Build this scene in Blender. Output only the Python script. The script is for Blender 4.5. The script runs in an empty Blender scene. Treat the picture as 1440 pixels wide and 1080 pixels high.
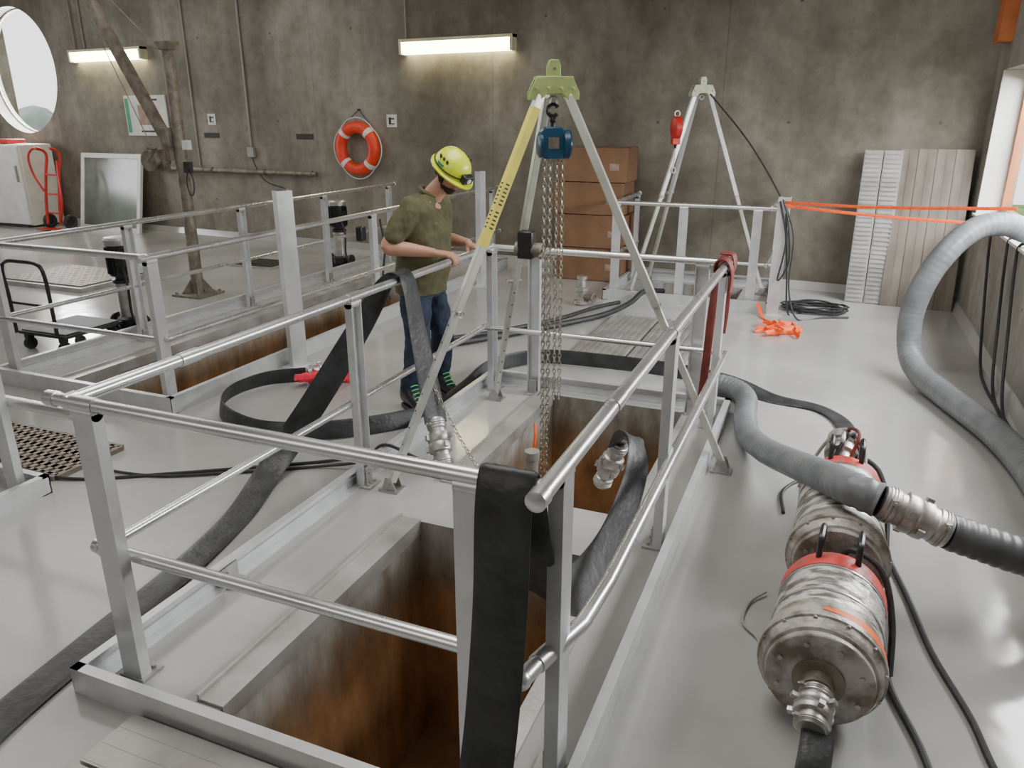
import bpy,bmesh,math,random
from mathutils import Vector as V, Matrix as M
random.seed(3)
SC=bpy.context.scene; COL=SC.collection
rad=math.radians
# ---------------------------------------------------------------- materials
def mat(name,col,rough=.5,metal=0.,col2=None,scale=4.,detail=6.,lo=.35,hi=.65,bump=0.,bscale=40.,rough2=None,emit=0.,stretch=None,alpha=None,spec=None,coat=0.):
    m=bpy.data.materials.new(name); m.use_nodes=True; nt=m.node_tree; N=nt.nodes; L=nt.links
    p=N["Principled BSDF"]; p.inputs["Base Color"].default_value=(*col,1); p.inputs["Roughness"].default_value=rough; p.inputs["Metallic"].default_value=metal
    if spec is not None: p.inputs["Specular IOR Level"].default_value=spec
    if coat: p.inputs["Coat Weight"].default_value=coat
    tc=N.new("ShaderNodeTexCoord"); mp=N.new("ShaderNodeMapping"); L.new(tc.outputs["Object"],mp.inputs[0])
    if stretch: mp.inputs["Scale"].default_value=stretch
    nz=N.new("ShaderNodeTexNoise"); nz.inputs["Scale"].default_value=scale; nz.inputs["Detail"].default_value=detail; L.new(mp.outputs[0],nz.inputs[0])
    if col2 is None: col2=tuple(c*.82 for c in col)
    rp=N.new("ShaderNodeValToRGB"); rp.color_ramp.elements[0].position=lo; rp.color_ramp.elements[1].position=hi
    rp.color_ramp.elements[0].color=(*col2,1); rp.color_ramp.elements[1].color=(*col,1)
    L.new(nz.outputs["Fac"],rp.inputs[0]); L.new(rp.outputs[0],p.inputs["Base Color"])
    if rough2 is not None:
        mr=N.new("ShaderNodeMapRange"); mr.inputs[3].default_value=rough2; mr.inputs[4].default_value=rough; mr.inputs[1].default_value=.3; mr.inputs[2].default_value=.7
        L.new(nz.outputs["Fac"],mr.inputs[0]); L.new(mr.outputs[0],p.inputs["Roughness"])
    if bump:
        n2=N.new("ShaderNodeTexNoise"); n2.inputs["Scale"].default_value=bscale; L.new(mp.outputs[0],n2.inputs[0])
        bp=N.new("ShaderNodeBump"); bp.inputs["Strength"].default_value=bump; bp.inputs["Distance"].default_value=.02; L.new(n2.outputs["Fac"],bp.inputs["Height"]); L.new(bp.outputs[0],p.inputs["Normal"])
    if emit: p.inputs["Emission Color"].default_value=(*col,1); p.inputs["Emission Strength"].default_value=emit
    if alpha is not None: p.inputs["Alpha"].default_value=alpha
    return m
ALU=mat("aluminium",(.78,.79,.80),.32,.85,(.68,.69,.70),3,rough2=.24)
ALUP=mat("aluminium_post",(.70,.71,.72),.4,.5,(.61,.62,.63),8,rough2=.32)
ALUD=mat("dirty_aluminium",(.48,.48,.47),.5,.45,(.33,.32,.29),4,rough2=.35,bump=.1)
STEEL=mat("steel",(.56,.55,.53),.4,.8,(.38,.36,.33),12)
STEELD=mat("dull_steel",(.30,.27,.22),.55,.5,(.17,.14,.11),10,bump=.2)
BLACK=mat("black_rubber",(.035,.036,.038),.55,0,(.018,.018,.02),20)
BLACKP=mat("black_plastic",(.02,.02,.022),.35)
FLAT=mat("flat_hose_rubber",(.045,.047,.05),.45,0,(.022,.023,.024),9,bump=.2,bscale=30,stretch=(1,1,1))
GREYH=mat("grey_suction_hose",(.20,.215,.225),.4,0,(.145,.155,.165),7)
DGREYH=mat("dark_grey_hose",(.10,.105,.11),.4,0,(.065,.068,.07),7)
RED=mat("red_paint",(.62,.03,.02),.4,0,(.42,.02,.015),9)
REDP=mat("worn_red_paint",(.64,.06,.05),.5,0,(.34,.11,.09),14,lo=.4,hi=.55,bump=.2)
REDHOSE=mat("dark_red_hose",(.22,.045,.035),.6,0,(.13,.025,.02),12)
ORANGE=mat("orange_webbing",(1.,.13,.01),.6,0,(.85,.09,.01),30)
PINK=mat("pink_red_webbing",(.9,.04,.08),.6,0,(.7,.03,.06),30)
WHITE=mat("white_paint",(.76,.76,.73),.4,0,(.66,.66,.63),5)
LIFE=mat("life_ring_red",(.85,.06,.02),.45,0,(.68,.045,.015),7)
GREEN=mat("yellow_green_casting",(.48,.60,.24),.4,.3,(.38,.47,.19),10)
PALE=mat("pale_casting",(.50,.55,.40),.45,.3,(.38,.41,.3),10)
YEL=mat("yellow_sticker",(.80,.70,.08),.5,0,(.70,.61,.10),9)
BLUE=mat("blue_enamel",(.012,.075,.15),.35,0,(.01,.05,.10),12)
CHAIN=mat("chain_steel",(.60,.58,.52),.3,.9,(.38,.35,.30),30)
CARD=mat("cardboard",(.235,.13,.07),.8,0,(.185,.10,.052),3)
TAPE=mat("brown_tape",(.20,.11,.06),.35)
GLASSD=mat("dusty_glass",(.22,.245,.22),.15,0,(.12,.14,.12),1.5)
WOOD=mat("window_wood",(.50,.20,.08),.45,0,(.36,.13,.05),6,stretch=(1,1,.2))
CONDUIT=mat("grey_conduit",(.33,.32,.29),.5)
OBEAM=mat("orange_beam",(.55,.17,.05),.5,0,(.4,.11,.03),5)
BROWNG=mat("brown_grating",(.26,.21,.17),.55,.3,(.18,.14,.11),9)
PLANK=mat("weathered_plank",(.235,.205,.17),.5,.3,(.14,.12,.10),5,stretch=(1,1,.25))
PLANKL=mat("ribbed_aluminium_plank",(.48,.47,.45),.4,.6,(.35,.34,.32),5)
PLANKB=mat("smooth_cover_plank",(.50,.485,.46),.35,.7,(.36,.34,.31),4)
PLANKW=mat("white_plank",(.46,.46,.45),.45,.4,(.33,.325,.31),4)
LAMP=mat("lit_diffuser",(1.,.90,.52),.5,emit=20.)
LAMPY=mat("lamp_housing",(.7,.66,.45),.5)
PAPER=mat("paper",(.72,.72,.68),.7)
PAPER2=mat("printed_brown",(.45,.30,.22),.7,0,(.25,.2,.17),12)
GREENP=mat("printed_green",(.05,.35,.18),.6)
DARKP=mat("dark_print",(.03,.03,.03),.6)
PUMPM=mat("pump_cast_metal",(.48,.46,.43),.5,.3,(.20,.165,.13),9,lo=.4,hi=.58,rough2=.4,bump=.3,bscale=30)
WRAP=mat("wrinkled_silver_wrap",(.64,.63,.61),.42,.4,(.20,.18,.16),8,stretch=(1,3,1),lo=.42,hi=.54,bump=.7,bscale=18)
SKIN=mat("skin",(.56,.30,.21),.5,0,(.48,.24,.165),8)
SHIRT=mat("olive_shirt",(.115,.11,.052),.85,0,(.08,.077,.036),14,bump=.3,bscale=12)
JEANS=mat("blue_jeans",(.03,.045,.08),.85,0,(.014,.024,.046),9,bump=.3,bscale=14)
HAIR=mat("dark_hair",(.05,.028,.018),.8,0,(.025,.014,.01),40,bump=.5,bscale=90)
HELM=mat("helmet_yellow",(.72,.82,.02),.3,0,(.66,.76,.02),3,coat=.4)
LACE=mat("green_lace",(.1,.6,.2),.6)
EYE=mat("eye_dark",(.05,.03,.02),.2)
LIP=mat("lip",(.42,.17,.13),.5)

def concrete(name,a,b,c,seam=True):
    m=bpy.data.materials.new(name); m.use_nodes=True; nt=m.node_tree; N=nt.nodes; L=nt.links; p=N["Principled BSDF"]; p.inputs["Roughness"].default_value=.6
    tc=N.new("ShaderNodeTexCoord")
    n1=N.new("ShaderNodeTexNoise"); n1.inputs["Scale"].default_value=.42; n1.inputs["Detail"].default_value=8; n1.inputs["Roughness"].default_value=.6; n1.inputs["Distortion"].default_value=.4; L.new(tc.outputs["Object"],n1.inputs[0])
    r1=N.new("ShaderNodeValToRGB"); r1.color_ramp.elements[0].position=.34; r1.color_ramp.elements[1].position=.66; r1.color_ramp.elements[0].color=(*a,1); r1.color_ramp.elements[1].color=(*c,1)
    e=r1.color_ramp.elements.new(.5); e.color=(*b,1); L.new(n1.outputs["Fac"],r1.inputs[0])
    mp=N.new("ShaderNodeMapping"); mp.inputs["Scale"].default_value=(1.6,1.6,.25); L.new(tc.outputs["Object"],mp.inputs[0])
    n2=N.new("ShaderNodeTexNoise"); n2.inputs["Scale"].default_value=1.6; n2.inputs["Detail"].default_value=8; L.new(mp.outputs[0],n2.inputs[0])
    r2=N.new("ShaderNodeValToRGB"); r2.color_ramp.elements[0].position=.36; r2.color_ramp.elements[1].position=.64; r2.color_ramp.elements[0].color=(.68,.65,.61,1); r2.color_ramp.elements[1].color=(1.05,1.05,1.04,1); L.new(n2.outputs["Fac"],r2.inputs[0])
    mx=N.new("ShaderNodeMix"); mx.data_type='RGBA'; mx.blend_type='MULTIPLY'; mx.inputs[0].default_value=.8; L.new(r1.outputs[0],mx.inputs[6]); L.new(r2.outputs[0],mx.inputs[7])
    out=mx.outputs[2]
    n3=N.new("ShaderNodeTexNoise"); n3.inputs["Scale"].default_value=5; n3.inputs["Detail"].default_value=10; n3.inputs["Roughness"].default_value=.7; L.new(tc.outputs["Object"],n3.inputs[0])
    r3=N.new("ShaderNodeValToRGB"); r3.color_ramp.elements[0].position=.34; r3.color_ramp.elements[1].position=.6; r3.color_ramp.elements[0].color=(.64,.62,.58,1); r3.color_ramp.elements[1].color=(1,1,1,1); L.new(n3.outputs["Fac"],r3.inputs[0])
    m3=N.new("ShaderNodeMix"); m3.data_type='RGBA'; m3.blend_type='MULTIPLY'; m3.inputs[0].default_value=.75; L.new(out,m3.inputs[6]); L.new(r3.outputs[0],m3.inputs[7]); out=m3.outputs[2]
    if seam:
        sx=N.new("ShaderNodeSeparateXYZ"); L.new(tc.outputs["Object"],sx.inputs[0])
        cb=N.new("ShaderNodeCombineXYZ"); ad=N.new("ShaderNodeMath"); ad.operation='ADD'; L.new(sx.outputs[0],ad.inputs[0]); L.new(sx.outputs[1],ad.inputs[1])
        L.new(ad.outputs[0],cb.inputs[0]); L.new(sx.outputs[2],cb.inputs[1])
        br=N.new("ShaderNodeTexBrick"); br.offset=0; br.inputs["Scale"].default_value=1; br.inputs["Brick Width"].default_value=2.9; br.inputs["Row Height"].default_value=9; br.inputs["Mortar Size"].default_value=.009; br.inputs["Mortar Smooth"].default_value=.6
        br.inputs["Color1"].default_value=(1,1,1,1); br.inputs["Color2"].default_value=(.86,.86,.85,1); br.inputs["Mortar"].default_value=(.6,.58,.54,1); L.new(cb.outputs[0],br.inputs[0])
        m4=N.new("ShaderNodeMix"); m4.data_type='RGBA'; m4.blend_type='MULTIPLY'; m4.inputs[0].default_value=.6; L.new(out,m4.inputs[6]); L.new(br.outputs[0],m4.inputs[7]); out=m4.outputs[2]
        def mod(sock,per):
            q=N.new("ShaderNodeMath"); q.operation='MODULO'; ab=N.new("ShaderNodeMath"); ab.operation='ADD'; ab.inputs[1].default_value=100*per; L.new(sock,ab.inputs[0]); L.new(ab.outputs[0],q.inputs[0]); q.inputs[1].default_value=per
            c=N.new("ShaderNodeMath"); c.operation='SUBTRACT'; L.new(q.outputs[0],c.inputs[0]); c.inputs[1].default_value=per/2
            s=N.new("ShaderNodeMath"); s.operation='POWER'; L.new(c.outputs[0],s.inputs[0]); s.inputs[1].default_value=2; return s.outputs[0]
        A=mod(ad.outputs[0],1.45); C=mod(sx.outputs[2],1.3); sm=N.new("ShaderNodeMath"); sm.operation='ADD'; L.new(A,sm.inputs[0]); L.new(C,sm.inputs[1])
        gt=N.new("ShaderNodeMath"); gt.operation='LESS_THAN'; gt.inputs[1].default_value=.0003; L.new(sm.outputs[0],gt.inputs[0])
        m5=N.new("ShaderNodeMix"); m5.data_type='RGBA'; m5.inputs[7].default_value=(.09,.08,.065,1); L.new(gt.outputs[0],m5.inputs[0]); L.new(out,m5.inputs[6]); out=m5.outputs[2]
    L.new(out,p.inputs["Base Color"])
    bp=N.new("ShaderNodeBump"); bp.inputs["Strength"].default_value=.2; bp.inputs["Distance"].default_value=.02; L.new(n3.outputs["Fac"],bp.inputs["Height"]); L.new(bp.outputs[0],p.inputs["Normal"])
    return m
CONC=concrete("stained_concrete",(.135,.120,.093),(.245,.227,.187),(.385,.365,.315))
CONCR=concrete("pale_concrete",(.24,.23,.20),(.34,.33,.30),(.46,.45,.42))
CONCP=concrete("ledge_concrete",(.32,.32,.31),(.42,.42,.41),(.52,.52,.51),False)
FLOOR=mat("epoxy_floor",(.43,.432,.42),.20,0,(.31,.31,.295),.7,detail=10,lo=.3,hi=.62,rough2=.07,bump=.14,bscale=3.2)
def pitmat():
    m=bpy.data.materials.new("rusty_pit_wall"); m.use_nodes=True; nt=m.node_tree; N=nt.nodes; L=nt.links; p=N["Principled BSDF"]; p.inputs["Roughness"].default_value=.45
    tc=N.new("ShaderNodeTexCoord"); sx=N.new("ShaderNodeSeparateXYZ"); L.new(tc.outputs["Object"],sx.inputs[0])
    nz=N.new("ShaderNodeTexNoise"); nz.inputs["Scale"].default_value=5; nz.inputs["Detail"].default_value=9; L.new(tc.outputs["Object"],nz.inputs[0])
    ad=N.new("ShaderNodeMath"); ad.operation='MULTIPLY_ADD'; ad.inputs[1].default_value=.35; L.new(nz.outputs["Fac"],ad.inputs[0]); L.new(sx.outputs[2],ad.inputs[2])
    mr=N.new("ShaderNodeMapRange"); mr.inputs[1].default_value=-.30; mr.inputs[2].default_value=.06; L.new(ad.outputs[0],mr.inputs[0])
    rp=N.new("ShaderNodeValToRGB"); rp.color_ramp.elements[0].color=(.44,.24,.11,1); rp.color_ramp.elements[1].color=(.38,.37,.34,1); e=rp.color_ramp.elements.new(.5); e.color=(.29,.22,.15,1); L.new(mr.outputs[0],rp.inputs[0])
    n2=N.new("ShaderNodeTexNoise"); n2.inputs["Scale"].default_value=2.8; n2.inputs["Detail"].default_value=10; n2.inputs["Roughness"].default_value=.65
    mp=N.new("ShaderNodeMapping"); mp.inputs["Scale"].default_value=(1.4,1.4,.5); L.new(tc.outputs["Object"],mp.inputs[0]); L.new(mp.outputs[0],n2.inputs[0])
    r2=N.new("ShaderNodeValToRGB"); r2.color_ramp.elements[0].position=.38; r2.color_ramp.elements[1].position=.62; r2.color_ramp.elements[0].color=(.50,.46,.42,1); r2.color_ramp.elements[1].color=(1.1,1.1,1.1,1); L.new(n2.outputs["Fac"],r2.inputs[0])
    mx=N.new("ShaderNodeMix"); mx.data_type='RGBA'; mx.blend_type='MULTIPLY'; mx.inputs[0].default_value=1; L.new(rp.outputs[0],mx.inputs[6]); L.new(r2.outputs[0],mx.inputs[7]); L.new(mx.outputs[2],p.inputs["Base Color"])
    return m
PIT=pitmat()
WATER=mat("pit_water",(.16,.085,.04),.08,0,(.10,.05,.024),2)

# ---------------------------------------------------------------- geometry helpers
def spline(pts,n=8):
    P=[V(p) for p in pts]
    if len(P)<3: return [P[0].lerp(P[1],i/n) for i in range(n+1)]
    Q=[2*P[0]-P[1]]+P+[2*P[-1]-P[-2]]; out=[]
    for i in range(1,len(Q)-2):
        a,b,c,d=Q[i-1:i+3]
        for k in range(n):
            t=k/n; out.append(.5*((2*b)+(c-a)*t+(2*a-5*b+4*c-d)*t*t+(3*b-a-3*c+d)*t**3))
    out.append(P[-1]); return out
def resample(pts,step):
    out=[pts[0].copy()]; acc=0
    for i in range(1,len(pts)):
        a,b=pts[i-1],pts[i]; L=(b-a).length; 
        while acc+L>=step:
            t=(step-acc)/L; a=a.lerp(b,t); out.append(a.copy()); L=(b-a).length; acc=0
            if L<1e-9: break
        acc+=L
    return out
class B:
    def __init__(s): s.bm=bmesh.new()
    def loft(s,rings,cap=True,closed=False):
        vs=[[s.bm.verts.new(p) for p in r] for r in rings]; n=len(rings[0]); R=len(vs)
        for i in range(R if closed else R-1):
            a=vs[i]; b=vs[(i+1)%R]
            for j in range(n):
                k=(j+1)%n; s.bm.faces.new((a[j],a[k],b[k],b[j]))
        if cap and not closed:
            s.bm.faces.new(vs[0][::-1]); s.bm.faces.new(vs[-1])
        return s
    def box(s,c,size,R=None):
        c=V(c); x,y,z=[k/2 for k in size]; R=R or M.Identity(3)
        f=lambda a,b,d: c+R@V((a,b,d))
        return s.loft([[f(-x,-y,q),f(x,-y,q),f(x,y,q),f(-x,y,q)] for q in (-z,z)])
    def beam(s,p0,p1,w,h,side=(0,1,0)):
        p0,p1=V(p0),V(p1); t=(p1-p0).normalized(); a=V(side); a=(a-t*a.dot(t)).normalized(); b=t.cross(a)
        return s.loft([[p+a*w/2*i+b*h/2*j for i,j in ((-1,-1),(1,-1),(1,1),(-1,1))] for p in (p0,p1)])
    def tube(s,pts,r,seg=12,closed=False,cap=True):
        pts=[V(p) for p in pts]; n=len(pts); T=[]
        for i in range(n):
            if closed: t=pts[(i+1)%n]-pts[i-1]
            else: t=pts[min(i+1,n-1)]-pts[max(i-1,0)]
            T.append(t.normalized())
        a=V((0,0,1)) if abs(T[0].z)<.9 else V((1,0,0)); a=(a-T[0]*a.dot(T[0])).normalized(); rings=[]
        for i in range(n):
            a=(a-T[i]*a.dot(T[i])).normalized(); b=T[i].cross(a); rr=r(i/(n-1)) if callable(r) else (r[i] if isinstance(r,(list,tuple)) else r)
            rings.append([pts[i]+(a*math.cos(2*math.pi*j/seg)+b*math.sin(2*math.pi*j/seg))*rr for j in range(seg)])
        return s.loft(rings,cap,closed)
    def cyl(s,p0,p1,r,r2=None,seg=20): return s.tube([p0,p1],[r,r if r2 is None else r2],seg)
    def lathe(s,p,ax,prof,seg=32,wob=None):
        p=V(p); t=V(ax).normalized(); a=V((0,0,1)) if abs(t.z)<.9 else V((1,0,0)); a=(a-t*a.dot(t)).normalized(); b=t.cross(a)
        return s.loft([[p+t*d+(a*math.cos(2*math.pi*j/seg)+b*math.sin(2*math.pi*j/seg))*max(r+(wob(d,j) if wob else 0),.0005) for j in range(seg)] for d,r in prof])
    def torus(s,c,ax,R,r,seg=32,seg2=10,a0=0,a1=360,sx=1,sy=1,ref=None):
        c=V(c); t=V(ax).normalized(); a=V(ref) if ref else (V((0,0,1)) if abs(t.z)<.9 else V((1,0,0))); a=(a-t*a.dot(t)).normalized(); b=t.cross(a)
        full=abs(a1-a0)>=360; n=seg
        pts=[c+a*math.cos(rad(a0+(a1-a0)*i/n))*R*sx+b*math.sin(rad(a0+(a1-a0)*i/n))*R*sy for i in range(n if full else n+1)]
        return s.tube(pts,r,seg2,full)
    def sphere(s,c,rr,R=None,seg=20,rings=12,z0=-90,z1=90):
        if not hasattr(rr,'__len__'): rr=(rr,)*3
        c=V(c); R=R or M.Identity(3); out=[]
        for i in range(rings+1):
            th=rad(z0+(z1-z0)*i/rings); cz,sz=max(math.cos(th),.004),math.sin(th)
            out.append([c+R@V((rr[0]*cz*math.cos(2*math.pi*j/seg),rr[1]*cz*math.sin(2*math.pi*j/seg),rr[2]*sz)) for j in range(seg)])
        return s.loft(out)
    def ribbon(s,pts,sides,w=.15,t=.014,n=8,rib=6):
        C=spline(pts,n); S=spline(sides,n); rings=[]
        for i,p in enumerate(C):
            T=(C[min(i+1,len(C)-1)]-C[max(i-1,0)]).normalized(); a=S[i]; a=(a-T*a.dot(T)).normalized(); b=T.cross(a)
            k=rib*2; up=[];dn=[]
            for j in range(k+1):
                u=-1+2*j/k; th=t/2*math.sqrt(max(1-u**4,.02))+(.0016 if j%2 else 0); up.append(p+a*u*w/2+b*th); dn.append(p+a*u*w/2-b*th)
            rings.append(up+dn[::-1])
        return s.loft(rings)
    def prism(s,poly,o,ux,uy,d):
        o,ux,uy,d=V(o),V(ux),V(uy),V(d)
        return s.loft([[o+ux*x+uy*y+d*k for x,y in poly] for k in (-.5,.5)])
    def chain(s,p0,p1,link=.04,r=.0035,sag=0):
        p0,p1=V(p0),V(p1); L=(p1-p0).length; n=max(int(L/(link*.72)),2); pts=[]
        for i in range(n+1):
            t=i/n; pts.append(p0.lerp(p1,t)-V((0,0,sag*4*t*(1-t))))
        for i in range(n):
            a,b=pts[i],pts[i+1]; t=(b-a).normalized(); c=(a+b)/2
            q=V((1,0,0)) if i%2 else V((0,1,0)); q=(q-t*q.dot(t)).normalized(); ax=t.cross(q)
            s.torus(c,ax,link/2,r,10,5,sx=1.0,sy=.55,ref=t)
        return s
ROOTS={}
def part(b,name,m,parent=None,bevel=0,smooth=35,label=None,mods=(),origin=None):
    me=bpy.data.meshes.new(name); bmesh.ops.recalc_face_normals(b.bm,faces=b.bm.faces[:])
    o=bpy.data.objects.new(name,me)
    if parent is not None: off=ROOTS[parent.name] 
    elif origin is not None: off=V(origin)
    else:
        vs=[v.co for v in b.bm.verts]; off=V(((min(v.x for v in vs)+max(v.x for v in vs))/2,(min(v.y for v in vs)+max(v.y for v in vs))/2,min(v.z for v in vs)))
    bmesh.ops.translate(b.bm,verts=b.bm.verts[:],vec=-off); b.bm.to_mesh(me); b.bm.free()
    me.materials.append(m); me.shade_smooth(); me.set_sharp_from_angle(angle=rad(smooth))
    COL.objects.link(o)
    if parent is None: o.location=off
    else: o.parent=parent
    ROOTS[o.name]=off
    if bevel:
        mo=o.modifiers.new("bevel",'BEVEL'); mo.width=bevel; mo.segments=2; mo.limit_method='ANGLE'
    for f in mods: f(o)
    if label: o["label"]=label
    return o
def tag(o,label,cat,group=None):
    o["label"]=label; o["category"]=cat
    if group: o["group"]=group
    return o
def thing(name,label,cat,loc,group=None):
    o=bpy.data.objects.new(name,None); o.empty_display_size=.1; o.location=loc; COL.objects.link(o); ROOTS[o.name]=V(loc); return tag(o,label,cat,group)
def solo(b,name,m,label,cat,group=None,**k): return tag(part(b,name,m,None,**k),label,cat,group)
def struct(b,name,m,**k):
    o=part(b,name,m,None,origin=(0,0,0),**k); o["kind"]="structure"; return o

# ---------------------------------------------------------------- room
XR=1.4; XL=-17; YB=-3; ZC=5.2
pits=[(-1.8,-.8,1.62,3.1),(-1.8,-.8,3.55,5.2),(-5.5,-4.38,3.95,8.6),(-1.9,-.9,8.7,9.75)]
xs=sorted({XL,XR+.3,*[p[0] for p in pits],*[p[1] for p in pits]}); ys=sorted({YB,12.,*[p[2] for p in pits],*[p[3] for p in pits]})
b=B()
cache={}
def fv(x,y):
    if (x,y) not in cache: cache[(x,y)]=b.bm.verts.new((x,y,0))
    return cache[(x,y)]
for i in range(len(xs)-1):
    for j in range(len(ys)-1):
        cx,cy=(xs[i]+xs[i+1])/2,(ys[j]+ys[j+1])/2
        if any(p[0]<cx<p[1] and p[2]<cy<p[3] for p in pits): continue
        b.bm.faces.new((fv(xs[i],ys[j]),fv(xs[i+1],ys[j]),fv(xs[i+1],ys[j+1]),fv(xs[i],ys[j+1])))
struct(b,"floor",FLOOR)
for k,(x0,x1,y0,y1) in enumerate(pits):
    b=B(); D=-1.65
    b.loft([[V((x0,y0,z)),V((x1,y0,z)),V((x1,y1,z)),V((x0,y1,z))] for z in (-.001,D)],cap=False)
    struct(b,"wall_pit",PIT)
    b=B(); b.box(((x0+x1)/2,(y0+y1)/2,D+.3),(x1-x0-.002,y1-y0-.002,.02)); struct(b,"floor_pit_water",WATER)
def wy(x): return 9.98-.08*x
def Wp(x,z,off=0): return V((x,wy(x)-off,z))
WN=V((-.08,-1,0)).normalized(); WD=V((1,-.08,0)).normalized()
cx,cz,cr=-15.0,2.86,1.14; TH=.35
b=B()
def quadwall(x0,x1,z0,z1):
    b.loft([[Wp(x0,z0,o),Wp(x1,z0,o),Wp(x1,z1,o),Wp(x0,z1,o)] for o in (0,-TH)])
quadwall(XL-.3,cx-1.3,-.05,ZC); quadwall(cx+1.3,XR+.3,-.05,ZC); quadwall(cx-1.3,cx+1.3,-.05,cz-1.3); quadwall(cx-1.3,cx+1.3,cz+1.3,ZC)
n=64; ri=[];ro=[]
for i in range(n):
    a=2*math.pi*i/n; c,s=math.cos(a),math.sin(a); k=1.3/max(abs(c),abs(s)); ri.append((cx+cr*c,cz+cr*s)); ro.append((cx+k*c,cz+k*s))
rings=[[Wp(*p,0) for p in ro],[Wp(*p,0) for p in ri],[Wp(*p,-TH) for p in ri],[Wp(*p,-TH) for p in ro]]
b.loft(rings,cap=False)
struct(b,"wall_far",CONC)
b=B(); pts=[Wp(cx+(cr-.01)*math.cos(2*math.pi*i/n),cz+(cr-.01)*math.sin(2*math.pi*i/n),-.25) for i in range(n)]; b.tube(pts,.02,8,True)
struct(b,"window_1",WHITE)
wz0,wz1,wy0,wy1=1.03,2.45,2.6,9.45
b=B(); T=.32
b.box((XR+T/2,(YB+10.2)/2,wz0/2-.02),(T,10.2-YB,wz0+.04)); b.box((XR+T/2,(YB+10.2)/2,(wz1+ZC)/2),(T,10.2-YB,ZC-wz1)); b.box((XR+T/2,(YB+wy0)/2,(wz0+wz1)/2),(T,wy0-YB,wz1-wz0)); b.box((XR+T/2,(wy1+10.2)/2,(wz0+wz1)/2),(T,10.2-wy1,wz1-wz0))
struct(b,"wall_right",CONCR)
b=B(); 
for z in (wz0+.045,wz1-.045): b.box((XR+.25,(wy0+wy1)/2,z),(.07,wy1-wy0,.09))
for y in (wy0+.05,4.3,6.0,7.7,wy1-.05): b.box((XR+.25,y,(wz0+wz1)/2),(.075,.1,wz1-wz0))
struct(b,"window_2",WOOD)
b=B(); b.box((XR+.1,(wy0+wy1)/2,wz0+.012),(.26,wy1-wy0,.024)); b.box((XR+.12,wy1-.008,(wz0+wz1)/2),(.23,.016,wz1-wz0)); struct(b,"trim_1",WHITE)
# left wall with a window opening beyond the picture
lz0,lz1,ly0,ly1=1.6,3.2,4.6,8.2
b=B(); b.box((XL-.15,4.5,lz0/2),(.3,16,lz0)); b.box((XL-.15,4.5,(lz1+ZC)/2),(.3,16,ZC-lz1)); b.box((XL-.15,(YB+ly0)/2-.2,(lz0+lz1)/2),(.3,ly0-YB+.4,lz1-lz0)); b.box((XL-.15,(ly1+12.5)/2,(lz0+lz1)/2),(.3,12.5-ly1,lz1-lz0)); struct(b,"wall_left",CONC)
b=B()
for y in (ly0+.05,6.4,ly1-.05): b.box((XL-.1,y,(lz0+lz1)/2),(.07,.08,lz1-lz0))
struct(b,"window_3",WOOD)
b=B(); b.box(((XL+XR)/2,YB-.15,ZC/2),(XR-XL,.3,ZC)); struct(b,"wall_back",CONCR)
b=B(); b.box(((XL+XR)/2,4.5,ZC+.1),(XR-XL+1,17,.2)); struct(b,"ceiling",CONCR)
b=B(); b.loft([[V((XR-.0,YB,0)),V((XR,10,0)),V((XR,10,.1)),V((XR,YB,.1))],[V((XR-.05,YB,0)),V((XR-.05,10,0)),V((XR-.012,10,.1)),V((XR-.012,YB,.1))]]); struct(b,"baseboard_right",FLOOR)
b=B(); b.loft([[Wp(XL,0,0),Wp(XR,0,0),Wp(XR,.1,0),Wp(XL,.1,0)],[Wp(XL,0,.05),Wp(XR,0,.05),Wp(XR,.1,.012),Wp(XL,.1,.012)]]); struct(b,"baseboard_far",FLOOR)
b=B(); b.box((XR-.06,9.35,3.9),(.14,.3,2.4)); struct(b,"trim_2",OBEAM)
# outside
GR=mat("lawn",(.16,.27,.07),.9,0,(.06,.12,.03),.6)
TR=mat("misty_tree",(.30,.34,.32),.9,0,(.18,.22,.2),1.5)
b=B(); b.box((0,20,-5.2),(120,120,.1))
o=solo(b,"lawn",GR,"green lawn outside the windows","lawn"); o["kind"]="stuff"
b=B()
for i in range(26):
    b.sphere((8+random.uniform(-1,1.5),-4+i*.75,-.6+random.uniform(-.4,.4)),(random.uniform(.9,1.4),.9,random.uniform(1.6,2.4)),seg=10,rings=7)
o=solo(b,"hedge",GR,"leafy green hedge outside the window","hedge",smooth=80)
o["kind"]="stuff"
b=B()
for i in range(16):
    b.sphere((-27+i*.8+random.uniform(-.3,.3),18+random.uniform(-.6,.6),1.0+random.uniform(-.5,.4)),(1.1,.9,random.uniform(1.1,1.6)),seg=12,rings=8)
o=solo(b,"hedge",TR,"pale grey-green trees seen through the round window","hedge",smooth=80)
o["kind"]="stuff"

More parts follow.
